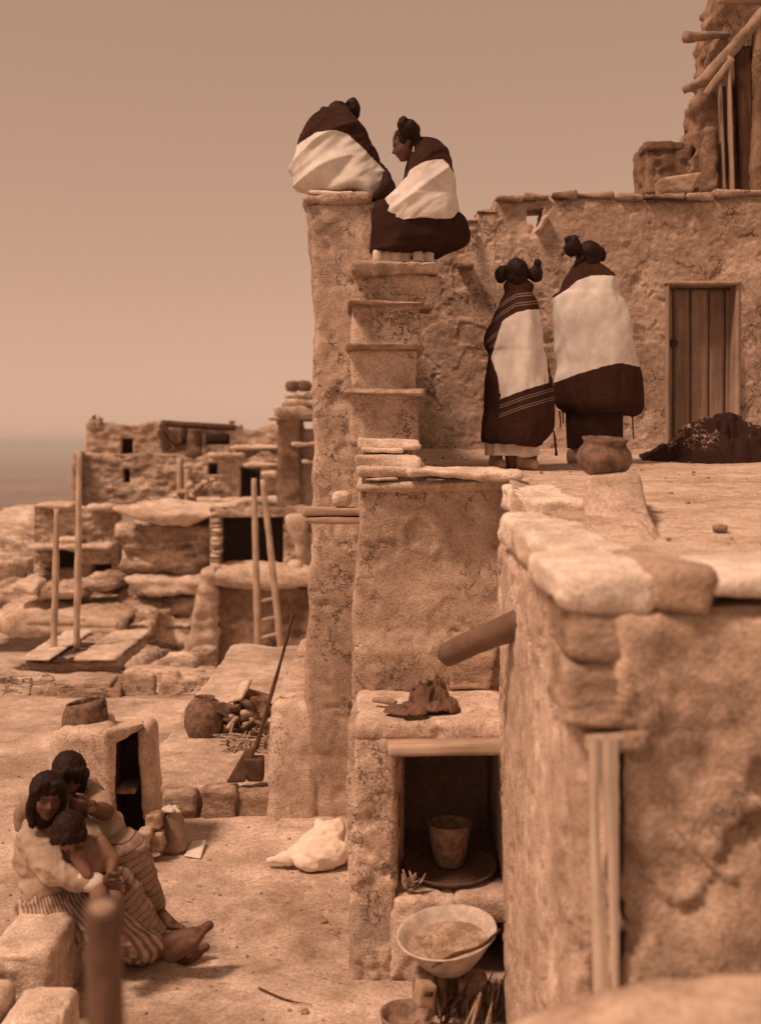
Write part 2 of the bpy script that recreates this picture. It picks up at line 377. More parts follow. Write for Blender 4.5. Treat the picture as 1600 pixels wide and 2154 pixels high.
M['skin'] = plain('brown_skin', (.135, .066, .045), .6, .3, .22, 22, .12)
M['skin_child'] = plain('child_skin', (.23, .125, .088), .6, .3, .2, 18, .1)
M['eye'] = plain('eye', (.012, .006, .005), .3, .4, .1)
def hairmat():
    t = NT('black_hair'); n = t.noise(t.scale(t.pos, (240, 240, 60)), 1., 3).outputs[0]
    c = t.mix(t.ramp(n, .3, .7), (.012, .0055, .004), (.032, .015, .011)); t.bump(n, .5, .004); return t.finish(c, .6, .15)
M['hair'] = hairmat()
M['blouse'] = cloth('pale_blouse', (.48, .375, .295), (.36, .27, .21), bump=.45)
M['blouse_dark'] = cloth('checked_sleeve', (.40, .29, .22), (.27, .18, .135), bump=.5)
M['white_cloth'] = cloth('white_cotton', (.76, .68, .60), bump=.35)
M['sack'] = cloth('sack_cloth', (.80, .71, .61), (.70, .60, .50), bump=.45)
M['dark_cloth'] = cloth('dark_wool', (.044, .020, .0155), (.028, .013, .010))
M['moccasin'] = cloth('buckskin', (.42, .30, .215), bump=.4)
M['near_wood'] = wood('blurred_post_wood', (.14, .082, .058), (.26, .17, .125), 2, .6)
M['rag'] = cloth('brown_rag', (.20, .12, .083), (.10, .055, .038), bump=.8)
M['clay'] = plain('fired_clay', (.36, .24, .175), .75, .25, .6, 30, .5)
M['clay_pale'] = plain('pale_clay', (.45, .32, .23), .75, .25, .35, 18, .3)
M['clay_dark'] = plain('smoked_clay', (.26, .165, .12), .8, .2, .65, 24, .5)
M['enamel'] = plain('enamel', (.66, .56, .475), .55, .3, .4, 16, .15)
M['tin'] = plain('dull_tin', (.36, .26, .19), .55, .4, .4, 16, .15, .3)
M['tin_dark'] = plain('rusty_tin', (.13, .072, .05), .7, .3, .5, 18, .25, .2)
M['mash'] = earth('corn_mash', (.30, .20, .14), (.52, .40, .30), big=12, mid=40, grain=120, bump=.9)
M['paper'] = plain('paper', (.76, .68, .6), .8, .2, .12)
M['husk'] = plain('dry_husk', (.45, .33, .245), .85, .2, .45, 40, .4)
M['twig'] = plain('dry_twig', (.36, .25, .18), .85, .2, .5, 40, .4)
M['fuel'] = earth('dried_fuel', (.10, .058, .04), (.26, .17, .12), big=6, mid=25, bump=.9)
M['pipe'] = plain('smoked_pipe', (.19, .115, .08), .6, .3, .4, 7, .25)
M['basket'] = plain('woven_basket', (.17, .10, .072), .85, .2, .5, 60, .6)
M['skirt_a'] = striped('striped_skirt', (.22, .145, .105), (.46, .36, .29), 1.0)
M['skirt_b'] = striped('banded_skirt', (.13, .078, .055), (.36, .265, .205), 1.0, .06, .03)
M['mw'] = manta('white_manta'); M['ml'] = manta('lined_manta', True)
def bundlemat():
    t = NT('patterned_cloth'); w = t.add(t.pos, t.scale(t.noise(t.pos, 8., 4).outputs[1], (.15, .15, .15)))
    v = t.n('ShaderNodeTexVoronoi', {'feature': 'DISTANCE_TO_EDGE'}, Vector=w, Scale=26.).outputs['Distance']
    ln = t.math('MULTIPLY', t.ramp(v, .02, .12, 1., 0.), t.ramp(t.noise(t.pos, 30., 3).outputs[0], .42, .6)); ms = t.attr('pat')
    c = t.mix(t.math('MULTIPLY', ln, ms), (.036, .017, .013), (.42, .31, .235)); t.bump(t.noise(t.pos, 40., 4).outputs[0], .4, .006); return t.finish(c)
M['bundle'] = bundlemat()
# ------------------------------------------------------------------ ground and far land
def ground_z(x, y):
    z = np.interp(y, [0, 11.5, 14, 18, 21, 27, 34, 60, 90], [0, 0, -.3, -.95, -1.8, -3.0, -3.2, -3.0, -3.5])
    P = np.stack([x, y, 0 * x], 1)
    amp = np.interp(y, [4, 11, 20], [1, 1.3, 5])
    return z + amp * (fbm(P, .8, 3) * .03 + fbm(P, 5, 3) * .008 + fbm(P, 17, 2) * .003) * sst(3.0, 4.5, y)
def ground_mesh():
    xs = np.concatenate([np.linspace(-80, -8, 30)[:-1], np.linspace(-8, -2.4, 50)[:-1], np.arange(-2.4, .5, .028), np.linspace(.5, 60, 30)])
    ys = np.concatenate([np.linspace(-6, 4.2, 12)[:-1], np.arange(4.2, 11.5, .03), np.linspace(11.5, 40, 120)[1:], np.linspace(40, 90, 12)[1:]])
    X, Y = np.meshgrid(xs, ys, indexing='ij'); Z = ground_z(X.ravel(), Y.ravel()); w = len(ys)
    i = (np.arange(len(xs) - 1)[:, None] * w + np.arange(w - 1)[None, :]).ravel()
    return np.stack([X.ravel(), Y.ravel(), Z], 1), np.stack([i, i + w, i + w + 1, i + 1], 1).tolist()
tag(mk('ground', *ground_mesh(), M['ground']), kind='structure')
def plain_mesh():
    xs = np.linspace(-60000, 60000, 60); ys = np.concatenate([[-400, 60, 150, 300, 600, 1200], np.linspace(2000, 70000, 60)])
    X, Y = np.meshgrid(xs, ys, indexing='ij'); Z = np.full(X.size, -120.) + fbm(np.stack([X.ravel(), Y.ravel(), 0 * X.ravel()], 1), .0004, 3) * 18; w = len(ys)
    i = (np.arange(len(xs) - 1)[:, None] * w + np.arange(w - 1)[None, :]).ravel()
    return np.stack([X.ravel(), Y.ravel(), Z], 1), np.stack([i, i + w, i + w + 1, i + 1], 1).tolist()
tag(mk('desert_plain', *plain_mesh(), M['plain']), kind='structure')
# raised earth step along the back of the court
def ledge_disp(P, k): return d_adobe(P, .8) + fbm(P, 2.5, 2) * .03
c8 = box8(-1.62, -.60, 7.95, 13.5, -.3, .185); c8[0:2, 1] += .05; c8[4:6, 1] -= .02
stp = tag(mk('courtyard_step', *block(c8, .03, .035, ledge_disp, seed=3.), M['ground']), kind='structure')
for i, (a, b, h) in enumerate(((-1.40, -1.17, .17), (-1.15, -.93, .19), (-.92, -.70, .18))):
    mk('step_stone', *block(box8(a, b, 7.87 + .02 * i, 8.05, -.1, h), .016, .03, d_rock, .6, i * 4.), M['stone_dark'], stp)

# ------------------------------------------------------------------ the terraced house
house = thing('terraced_adobe_house', 'cracked plaster house with a roof terrace, outer stair and plank door', 'house', (0.3, 7.9, 0))
def terrace_z(D): return np.interp(D, [2.6, 3.1, 4.0, 4.8, 6.2, 7.9, 9.9], [1.985, 1.99, 2.03, 2.08, 2.19, 2.215, 2.31])
def edge_x(D): return np.interp(D, [3.0, 3.3, 3.9, 4.8, 5.8, 6.2, 6.21], [.50, .47, .43, .50, .62, .64, -.12])
# corner wall that carries the sitting woman
def pill(W):
    z = W[:, 2]; y = CY + (H - z) / 7.9 * F
    l = np.interp(y, [400, 560, 700, 900, 1150, 1300, 1500, 1750], [641, 650, 658, 655, 652, 644, 636, 630])
    x0 = (l - CX) / F * 7.9; t = (W[:, 0] + .486) / .66
    W = W.copy(); W[:, 0] = x0 + t * (.16 - x0) + fbm(np.stack([0 * z, W[:, 1] * 2, z * 5.], 1), 1, 3) * .025 * (1 - t)
    return W
mk('corner_wall', *block(box8(-.486, .174, 7.9, 8.6, -.1, 3.95), .018, .06, d_adobe, .85, 1.7, warp=pill), M['adobe'], house)
mk('corner_wall_cap', *block(box8(-.50, -.05, 7.86, 8.62, 3.92, 3.995), .02, .03, d_adobe, .9, 5.2), M['adobe'], house)
mk('side_wall', *block(box8(-.40, -.02, 8.55, 11.5, -.1, 3.7), .06, .05, d_adobe, 1.0, 2.2), M['adobe'], house)
# low wall running back beside the step
lw = box8(-.69, -.40, 7.95, 10.3, -.1, .72); lw[0, 0] -= .04; lw[0, 1] -= .10; lw[4, 1] -= .1
mk('low_side_wall', *block(lw, .02, .06, d_adobe, 1.1, 8.1), M['adobe_smooth'], house)
mk('wall_top_lump', *block(box8(-.66, -.45, 9.6, 10.1, .70, .80), .02, .05, d_adobe, 1., 4.4), M['adobe_smooth'], house)
# rear wall with the through hole and the door recess
BW = 9.7
def back_top(px):
    return np.interp(px, [770, 960, 962, 1003, 1005, 1040, 1042, 1290, 1300, 1700], [462, 462, 459, 457, 440, 436, 410, 405, 416, 408])
def back_fn(u, v):
    px = 765 + u * (1700 - 765)
    py = back_top(px) * v + (1 - v) * 1000
    x = (px - CX) / F * BW; z = H + (CY - py) / F * BW
    P = np.stack([x, np.full_like(x, BW), z], 1)
    e = fbm(np.stack([x * 4, 0 * x, 0 * x], 1), 1, 4) * .03
    P[:, 2] += e * sst(.9, 1, v)
    P[:, 1] -= d_flat(P + 12., .8) - .05 * sst(.96, 1.0, v) ** 2 - fbm(P, .5, 2) * .06
    return P
def back_keep(u, v):
    px = 765 + u * 935; py = back_top(px) * v + (1 - v) * 1000
    hole = (px > 1107) & (px < 1107 + 36 - (py - 437) * .15) & (py > 437) & (py < 466 + (px - 1107) * .45)
    door = (px > 1403) & (px < 1552) & (py > 596)
    return ~(hole | door)
mk('rear_wall', *grid_sheet(back_fn, 420, 250, np.array([0, .34, 0]), back_keep), M['adobe_back'], house)
V, Fc = block(box8(*[(1140 - CX) / F * BW, (1157 - CX) / F * BW, 9.62, 9.95], H + (CY - 492) / F * BW, H + (CY - 452) / F * BW), .012, .03, d_adobe, .5)
V[:, 0] -= (V[:, 2] - V[:, 2].max()) * .55 * -1
mk('hole_shard', V, Fc, M['adobe_smooth'], house)
# flat stones capping the wall
for i, (a, b, t, bt, dy) in enumerate(((962, 1003, 456, 466, 0), (1002, 1046, 436, 448, .03), (1042, 1100, 408, 419, -.03), (1102, 1152, 406, 418, .0), (1160, 1212, 403, 418, -.04), (1214, 1290, 402, 416, -.02),
                                       (1300, 1352, 410, 420, .0), (1354, 1440, 405, 418, -.05), (1442, 1500, 406, 420, -.02), (1502, 1600, 399, 412, -.06), (1602, 1700, 400, 414, -.03))):
    p, q = Q(a, bt, BW), Q(b, t, BW); c = box8(p[0], q[0], BW - .012 + dy * .5, BW + .36, p[2], q[2]); c[:, 2] += rng.normal(0, .006, 8)
    c[[1, 3], 2] += rng.normal(0, .012); c[[5, 7], 2] += rng.normal(0, .012); c[[0, 1], 1] += rng.normal(0, .03)
    mk('cap_stone', *block(c, .016, .012, d_rock, .55, i * 3.1), M['stone_dark' if i % 3 == 1 else 'adobe_back'], house)
mk('wall_peg', *block(box8(*sorted([Q(960, 0, BW)[0], Q(995, 0, BW)[0]]), BW - .12, BW + .02, Q(0, 566, BW)[2], Q(0, 556, BW)[2]), .012, .01, d_rock, .25), M['stone_dark'], house)
tag(mk('wall_peg', *tube([Q(968, 490, BW - .12), Q(1000, 484, BW)], [.018, .02], 10, 8, d_wood), M['log'], house))
# plank door, set back in its frame
door = mk('door', *block(box8(Q(1403, 0, BW)[0], Q(1552, 0, BW)[0], BW + .20, BW + .235, 2.30, Q(0, 596, BW)[2] + .02), .05, .004, None), M['door'], house)
for i, (a, b) in enumerate(((1404, 1424), (1426, 1461), (1463, 1501), (1503, 1536), (1538, 1552))):
    ya = BW + .166 + .006 * (i % 2)
    mk('plank', *block(box8(Q(a, 0, BW)[0] + .004, Q(b, 0, BW)[0], ya, ya + .03, 2.31, Q(0, 602, BW)[2]), .03, .005, d_wood, .35, i * 2.), M['door'], door)
mk('door_knob', *ell(Q(1416, 722, BW + .135), (.034, .03, .034)), M['dark_wood'], door)
mk('door_frame', *block(box8(Q(1400, 0, BW)[0], Q(1407, 0, BW)[0], BW - .02, BW + .2, 2.30, Q(0, 592, BW)[2]), .03, .004, d_wood, .3), M['frame'], house)
mk('door_frame', *block(box8(Q(1547, 0, BW)[0], Q(1557, 0, BW)[0], BW - .005, BW + .2, 2.30, Q(0, 592, BW)[2]), .03, .004, d_wood, .3), M['frame'], house)
mk('door_lintel', *block(box8(Q(1400, 0, BW)[0] - .01, Q(1558, 0, BW)[0], BW - .025, BW + .22, Q(0, 599, BW)[2], Q(0, 591, BW)[2]), .03, .004, d_wood, .3), M['frame'], house)
# terrace floor
def floor_fn(u, v):
    D = 3.0 + v * 6.85; x0 = edge_x(D); x = x0 + u * (3.5 - x0)
    P = np.stack([x, D, terrace_z(D)], 1)
    P[:, 2] += (fbm(P, 1.2, 3) * .022 + fbm(P, 6, 3) * .009 + fbm(P, 24, 2) * .004) + .03 * sst(.12, 0, x - x0) * (D < 6.2)
    P[:, 2] += .05 * sst(9.3, 9.75, D)
    return P
mk('terrace_floor', *grid_sheet(floor_fn, 230, 330, np.array([0, 0, -.035])), M['floor'], house)
# front wall under the terrace, with the stair above it
def fw(W):
    W = W.copy(); z = W[:, 2]; W[:, 0] += np.interp(z, [0, 1, 2.2], [-.03, -.01, .03]) * sst(.30, .0, W[:, 0])
    W[:, 1] += np.interp(z, [1.1, 1.35, 1.45, 1.8, 2.2], [-.02, -.03, .02, .05, .03]) * (W[:, 1] < 6.6); return W
mk('front_wall', *block(box8(-.135, .70, 6.2, 7.95, 1.09, 2.195), .016, .03, d_adobe, 1.05, 6.6, warp=fw), M['adobe'], house)
mk('front_wall_corner', *block(box8(-.15, .085, 5.62, 7.9, -.1, 1.12), .022, .06, d_adobe, 1.2, 9.6), M['adobe'], house)
# hearth block: jamb, sill, ledge, sooty chamber
jb = box8(-.13, .086, 5.52, 5.9, -.1, 1.10); jb[0, 0] -= .015
mk('hearth_jamb', *block(jb, .014, .05, d_adobe, 1.25, 4.6), M['adobe'], house)
mk('hearth_sill', *block(box8(.04, .36, 5.50, 5.75, -.1, .375), .014, .05, d_adobe, 1.15, 2.9), M['adobe'], house)
mk('hearth_sill', *block(box8(.33, .60, 5.52, 5.75, .24, .37), .014, .04, d_adobe, 1.1, 7.9), M['adobe'], house)
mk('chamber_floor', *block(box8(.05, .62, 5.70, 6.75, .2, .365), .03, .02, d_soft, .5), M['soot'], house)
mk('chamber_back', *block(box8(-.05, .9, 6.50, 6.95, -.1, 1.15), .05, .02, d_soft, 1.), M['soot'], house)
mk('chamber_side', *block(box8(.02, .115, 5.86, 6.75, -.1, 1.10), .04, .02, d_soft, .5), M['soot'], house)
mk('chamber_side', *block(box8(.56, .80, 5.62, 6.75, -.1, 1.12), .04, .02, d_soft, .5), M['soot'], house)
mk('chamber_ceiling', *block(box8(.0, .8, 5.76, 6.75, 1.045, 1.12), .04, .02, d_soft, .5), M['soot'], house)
lg = box8(-.12, .60, 5.53, 6.35, 1.055, 1.165); lg[[1, 5], 2] -= .02
mk('hearth_ledge', *block(lg, .014, .035, d_adobe, .85, 3.3), M['adobe_smooth'], house)
V, Fc = plank(Q(815, 1569, 5.52), Q(1062, 1565, 5.52), .2, .052, (0, 0, 1), .02, .6)
mk('hearth_lintel', V, Fc, M['board'], house)
# stair with slab treads
st = mk('stair', *block(box8(-.10, .24, 6.28, 6.62, 2.15, 2.30), .018, .03, d_adobe, 1., 1.), M['adobe'], house)
steps = [(748, 882, 982, 958, 6.30, 'stone'), (750, 884, 938, 925, 6.62, 'stone'), (722, 894, 826, 816, 6.92, 'stone_dark'), (727, 891, 735, 723, 7.22, 'stone_dark'), (728, 894, 637, 629, 7.50, 'stone_dark'), (738, 925, 580, 549, 7.56, 'adobe')]
zprev = 2.18
for i, (a, b, bt, tp, D, m) in enumerate(steps):
    p, q = Q(a, bt, D), Q(b, tp, D)
    ri = box8(p[0] + .03, q[0] - .03, D + .045, D + .72, zprev - .03, p[2] + .01)
    if i == len(steps) - 1: ri[5, 0] += .07; ri[7, 0] += .07
    mk('riser', *block(ri, .014, .025, d_adobe, 1.0, i * 5.), M['adobe'], st)
    c = box8(p[0], q[0], D - .045, D + .5, p[2] - .008, q[2]); c[:, 2] += rng.normal(0, .008, 8); c[:, 1] += rng.normal(0, .018, 8); c[:, 0] += rng.normal(0, .008, 8)
    mk('tread', *block(c, .013, .011 if i < 5 else .035, d_rock if i < 5 else d_adobe, .5 if i < 5 else .8, i * 2.3), M[m], st)
    zprev = q[2]
for a, b, bt, tp, D, s in ((752, 870, 1003, 984, 6.22, 1.), (757, 850, 955, 940, 6.5, 2.), (765, 838, 1012, 1003, 6.2, 3.)):
    p, q = Q(a, bt, D), Q(b, tp, D); mk('step_stone', *block(box8(p[0], q[0], D, D + .22, p[2], q[2]), .013, .016, d_rock, .4, s * 4), M['stone'], st)
# long slab edging the terrace
V, Fc = plank(Q(858, 994, 6.22), Q(1092, 1003, 6.22), .26, .036, (0, 0, 1), .016, 1., 4., .012, d_rock)
V = V - np.array([0, 0, 1]) * (.0)
mk('edge_slab', V, Fc, M['stone'], house)
# side wall of the terrace nearer the eye, and the near wall
def sw(W):
    W = W.copy(); D = W[:, 1]; z = W[:, 2]; l = W[:, 0] < .8
    W[:, 0] += np.where(l, np.interp(D, [3.2, 3.5, 4.3, 5.2, 5.5, 6.2], [-.01, -.01, 0, .012, .04, .115]) + np.interp(z, [0, 1.6, 2.1], [0, .0, -.015]), 0); return W
mk('terrace_side_wall', *block(box8(.505, 3.0, 3.22, 6.4, -.1, 1.985), .018, .07, d_flat, 1.3, 21., warp=sw), M['adobe_smooth'], house)
near = thing('near_parapet_wall', 'blurred weathered plaster wall at right with rough stone corner and pale post', 'wall', (1.0, 3.0, 0))
def nw(W):
    W = W.copy(); f = W[:, 1] < 3.2
    W[:, 1] -= np.where(f, .06 * sst(.75, 1.3, W[:, 0]) + fbm(W, 2.3, 2) * .05 * sst(.62, .8, W[:, 0]), 0); return W
mk('wall', *block(box8(.562, 2.4, 2.955, 3.45, .2, 1.985), .014, .03, d_adobe, 2.0, 15., warp=nw), M['adobe_near'], near)
for i, (a, b, t, bt, D, dd, m, k) in enumerate(((1180, 1385, 1205, 1288, 2.965, .62, 'stone_pale', .55), (1198, 1345, 1278, 1395, 2.962, .4, 'stone_dark', .4), (1194, 1350, 1388, 1532, 2.955, .4, 'stone_dark', .45),
                                           (1375, 1500, 1204, 1290, 2.95, .55, 'adobe_near', .45), (1490, 1790, 1204, 1262, 2.94, .55, 'stone_pale', .45))):
    p, q = Q(a, bt, D), Q(b, t, D); c = box8(p[0], q[0], D, D + dd, p[2], q[2]); c[:] += rng.normal(0, .008, c.shape)
    mk('corner_stone', *block(c, .012, .02, d_rock, k, i * 6.), M[m], near)
mk('terrace_kerb', *block(box8(.86, 2.6, 3.46, 3.62, 1.95, 2.05), .02, .03, d_adobe, .8, 8.), M['adobe_smooth'], near)
V, Fc = plank(Q(1216, 1544, 3.07), Q(1345, 1536, 3.07), .25, .045, (0, 0, 1), .02, 1.)
mk('lintel', V, Fc, M['stone_dark'], near)
# split post: two halves with an open crack between them
def post_half(side):
    b = MB(); N = 40; rows = []
    for i in range(N + 1):
        t = i / N; py = 1556 + t * (2120 - 1556)
        l = np.interp(py, [1556, 2120], [1238, 1248]); r = np.interp(py, [1556, 2120], [1300, 1302])
        c = np.interp(py, [1556, 1630, 2060, 2120], [1261, 1262, 1284, 1288]); w = np.interp(py, [1556, 1632, 1680, 1740, 1800, 1860, 1950, 2120], [0.4, .6, 8, 13, 15, 11, 6, 3]) / 2 + fbm(np.array([[0, 0, py / 22]]), 1, 2)[0] * .6
        a, e = (l, c - w) if side < 0 else (c + w, r)
        D = 2.94; rows.append([Q(a, py, D) + (0, .004, 0), Q((a + e) / 2, py, D - .002), Q(e, py, D + (0 if side < 0 else .0)), Q(e, py, D + .14) * 1.0, Q(a, py, D + .14)])
    V = np.array(rows).reshape(-1, 3); Fc = []
    for i in range(N):
        for j in range(5): Fc.append([i * 5 + j, i * 5 + (j + 1) % 5, (i + 1) * 5 + (j + 1) % 5, (i + 1) * 5 + j])
    Fc.append([0, 1, 2, 3, 4][::-1]); Fc.append([N * 5 + j for j in range(5)])
    return V, Fc
for s in (-1, 1): mk('split_post', *post_half(s), M['jamb'], near, smooth=False)
for a in ([Q(1409, 1690, 2.86), Q(1416, 1735, 2.84), Q(1470, 1800, 2.84), Q(1545, 1880, 2.87)],):
    tag(mk('bent_stick', *tube(a, [.004, .006, .005, .003], 8, 30, d_wood), M['husk'], near))
V, Fc = block(box8(.10, 2.2, 1.5, 2.25, .3, 1.45), .025, .10, d_adobe, 1.3, 5.)
V[:, 2] -= .09 * sst(.5, .15, V[:, 0])
tag(mk('foreground_ledge', V, Fc, M['adobe_near']), 'out-of-focus earth ledge along the bottom right corner', 'ledge')

# projecting beam on the corner wall with a stone on it
bm = thing('projecting_beam', 'short grey split beam sticking out left of the front wall', 'beam', Q(690, 1090, 7.4))
for i, (t, b, m) in enumerate(((1068, 1084, 'board'), (1086, 1101, 'log'))):
    p, q = Q(637 + 3 * i, b, 7.5), Q(748, t, 7.5); mk('half', *block(box8(p[0], q[0] + .1, 7.42, 7.62, p[2], q[2]), .012, .012, d_wood, .9, i * 3.), M[m], bm)
V, Fc = block(box8(*sorted([Q(698, 0, 7.5)[0], Q(740, 0, 7.5)[0]]), 7.45, 7.6, Q(0, 1067, 7.5)[2] + .004, Q(0, 1034, 7.5)[2]), .008, .04, d_rock, .35)
tag(mk('holed_stone', V, Fc, M['stone']), 'pale lump of stone resting on the projecting beam', 'stone')

# drain pipe
pv = [Q(1145, 1292, 4.55), Q(1080, 1318, 4.75), Q(1010, 1345, 4.95), Q(941, 1377, 5.15)]
V, Fc = tube(pv, [.050, .056, .052, .050], 22, 26, d_soft, .35)
pp = np.array(pv); dr = pp[-1] - pp[-2]; dr /= np.linalg.norm(dr)
n = 22; ring = V[25 * n:26 * n]; Fc = [f for f in Fc if len(f) == 4]; V = V[:-2]; m0 = len(V)
ctr = ring.mean(0); inner = ctr + (ring - ctr) * .86; deep = inner - dr * .12; V = np.concatenate([V, inner, deep])
for j in range(n):
    k2 = (j + 1) % n; Fc.append([25 * n + j, 25 * n + k2, m0 + k2, m0 + j]); Fc.append([m0 + j, m0 + k2, m0 + n + k2, m0 + n + j])
Fc.append([m0 + n + j for j in range(n)]); Fc.append(list(range(n))[::-1])
tag(mk('drain_pipe', V, Fc, M['pipe']), 'fat smoke-stained pipe slanting down out of the terrace edge', 'pipe')
V, Fc = block(np.array([Q(945, 1450, 6.16), Q(950, 1388, 6.16), Q(945, 1450, 6.22) + (0, .05, 0), Q(950, 1388, 6.22) + (0, .05, 0), Q(1030, 1452, 6.12), Q(1048, 1355, 6.12), Q(1030, 1452, 6.2) + (0, .05, 0), Q(1048, 1355, 6.2) + (0, .05, 0)]), .014, .012, d_rock, .3)
tag(mk('leaning_slab', V, Fc, M['stone_dark']), 'flat grey slab leaning on the wall under the drain pipe', 'slab')
# flat stones along the open edge of the terrace
for i, (c, lab) in enumerate((
    ([(1075, 1118, 4.55), (1078, 1098, 4.55), (1150, 1150, 5.0), (1110, 1085, 5.0), (1125, 1195, 3.75), (1130, 1172, 3.75), (1265, 1185, 3.9), (1262, 1168, 3.9)], 'large bright flat stone on the terrace edge above the pipe'),
    ([(1078, 1062, 5.3), (1080, 1042, 5.3), (1090, 1030, 6.0), (1085, 1016, 6.0), (1195, 1085, 4.95), (1195, 1060, 4.95), (1190, 1040, 5.8), (1190, 1022, 5.8)], 'pale flat stone on the terrace edge behind the bright one'))):
    c = np.array([Q(*p) for p in c]); order = [0, 1, 2, 3, 4, 5, 6, 7]
    # build from a plain box placed at the corners' mean so the stone keeps real thickness
    mn = c.min(0); mx = c.max(0); zt = terrace_z((mn[1] + mx[1]) / 2)
    b8 = box8(mn[0] - .03, mx[0] + .04, mn[1] - .12 * (i == 0), mx[1], zt - .05, zt + .055)
    b8[0:2, 0] += .06; b8[6:8, 0] -= .08; b8[4:6, 1] -= .05; b8[[1, 5], 2] -= .02; b8[[2, 3], 0] += .05
    tag(mk('edge_stone', *block(b8, .014, .02, d_rock, .75, 7. * i), M['stone_pale']), lab, 'stone')
for i, (px, py, D, s) in enumerate(((1150, 1225, 3.45, .06), (1125, 1225, 3.7, .035), (1158, 1255, 3.3, .045))):
    pass
b = MB()
for i in range(14):
    p = Q(1085 + rng.uniform(0, 40), 1185 + rng.uniform(0, 130), 4.3); s = rng.uniform(.015, .04); b.add(*block(box8(p[0] - s, p[0] + s, p[1] - s, p[1] + s, p[2] - s * .7, p[2] + s * .7), .012, .012, d_rock, .4, i * 3.))
pass

# boulder on the terrace with the pot on it
bl = np.array([Q(1225, 1120, 4.55), Q(1236, 1008, 4.8), Q(1240, 1060, 5.35), Q(1248, 996, 5.3), Q(1392, 1120, 4.5), Q(1335, 1000, 4.85), Q(1375, 1060, 5.35), Q(1338, 988, 5.3)])
bl[[0, 2, 4, 6], 2] = 2.02
tag(mk('boulder', *block(bl, .012, .022, d_rock, .6, 2.), M['adobe_smooth']), 'pale slanting boulder on the terrace under the round pot', 'boulder')
bl2 = bl.copy(); bl2[:, 0] -= .10; bl2[:, 1] -= .22; bl2[[1, 3, 5, 7], 2] = 2.125; bl2[:4, 0] -= .10; bl2[4:, 0] += .06
tag(mk('earth_mound', *block(bl2, .018, .05, d_adobe, .9, 6.), M['floor']), 'low crumbling earth mound in front of the boulder', 'mound')
pc = Q(1268, 1004, 5.05)
prof = [(.03, .0), (.075, .012), (.115, .045), (.132, .085), (.122, .125), (.10, .15), (.098, .165), (.108, .182), (.104, .186), (.092, .168), (.095, .15), (.116, .12), (.122, .085), (.1, .045), (.03, .02)]
prof = [(a * .875, b_ * .875) for a, b_ in prof]
tag(mk('round_pot', *lathe(prof, pc, 40, (.04, -.1, 1), d_soft, .12), M['clay_dark']), 'dark speckled round clay pot balanced on the boulder', 'pot')
b = MB()
for i in range(170):
    D = rng.uniform(3.6, 9.4); x = edge_x(D) + .1 + rng.uniform(0, 1) ** 1.0 * 2.4
    s = rng.uniform(.004, .012) * (2.2 if rng.random() < .06 else 1); z = terrace_z(D)
    b.add(*block(box8(x - s, x + s, D - s, D + s, z - .003, z + s), .02, s * .4, None))
tag(b.build('terrace_pebbles', M['stone_dark']), 'scattered pebbles and grit on the terrace floor', 'pebbles', kind='stuff')

# ------------------------------------------------------------------ ruined upper house at the top right
up = thing('ruined_upper_house', 'crumbling dark adobe house with a crooked log at the top right', 'house', Q(1520, 405, 10.4))
def jag(W):
    W = W.copy(); z = W[:, 2]
    l = W[:, 0] < W[:, 0].mean()
    W[:, 0] += np.where(l, fbm(np.stack([0 * z, W[:, 1] * 3, z * 7], 1), 1, 3) * .10, 0); return W
def UB(a, b, t, bt, D, dd, **k):
    p, q = Q(a, bt, D), Q(b, t, D); return box8(p[0], q[0], D, D + dd, p[2], q[2])
c = UB(1436, 1690, -60, 408, 10.2, .6); c[[1, 3], 0] += .36
mk('wall', *block(c, .025, .07, d_adobe, 2.2, 3., warp=jag), M['ruin'], up)
mk('low_wall', *block(UB(1358, 1455, 300, 408, 10.25, .45), .02, .03, d_flat, 1.8, 7.), M['ruin'], up)
mk('wall_cap', *block(UB(1355, 1440, 295, 314, 10.23, .5), .02, .012, d_flat, 1.2, 9.), M['ruin'], up)
mk('log', *tube([Q(1436, 190, 10.12), Q(1478, 168, 10.08), Q(1525, 118, 10.05), Q(1575, 62, 10.0), Q(1640, -10, 10.0)], [.04, .05, .052, .052, .056], 16, 60, d_wood, 2.6), M['log2'], up)
mk('beam', *tube([Q(1440, 76, 10.05), Q(1468, 76, 10.1), Q(1535, 72, 10.25)], [.045, .04, .02], 14, 20, d_wood, 2.2), M['log2'], up)
mk('beam', *tube([Q(1512, -2, 10.0), Q(1600, 0, 10.1)], .035, 12, 12, d_wood, 1.), M['log'], up)
for i, (a, b_, t, bt, D, m) in enumerate(((1548, 1580, 95, 405, 10.04, 'dark_wood'), (1530, 1537, 115, 408, 9.98, 'frame'), (1512, 1519, 170, 400, 10.05, 'frame'), (1519, 1527, 180, 370, 10.13, 'dark_wood'))):
    c = UB(a, b_, t, bt, D, .08); c[[0, 2, 4, 6], 0] += .035
    mk('door_board', *block(c, .03, .005, d_wood, .5, i * 4.), M[m], up)
V, Fc = plank(Q(1482, 198, 10.0), Q(1540, 122, 9.98), .05, .03, (0, -1, .2), .02); mk('brace', V, Fc, M['frame'], up)
mk('lean_wall', *block(UB(1478, 1514, 258, 408, 10.0, .2), .02, .05, d_adobe, 1.5, 1.), M['ruin'], up)
mk('lean_wall', *block(UB(1584, 1690, 20, 406, 9.95, .25), .03, .05, d_adobe, 1.4, 4.), M['ruin'], up)
c = UB(1390, 1478, 366, 411, 9.75, .28); c[[0, 2], 0] += .02; c[[4, 6], 0] -= .09; c[[1, 3], 2] -= .045; c[:, 2] += .02
tag(mk('stone_trough', *block(c, .012, .025, d_rock, .3, 3.), M['stone_dark']), 'chunky pale stone block lying on the rear wall cap', 'stone')
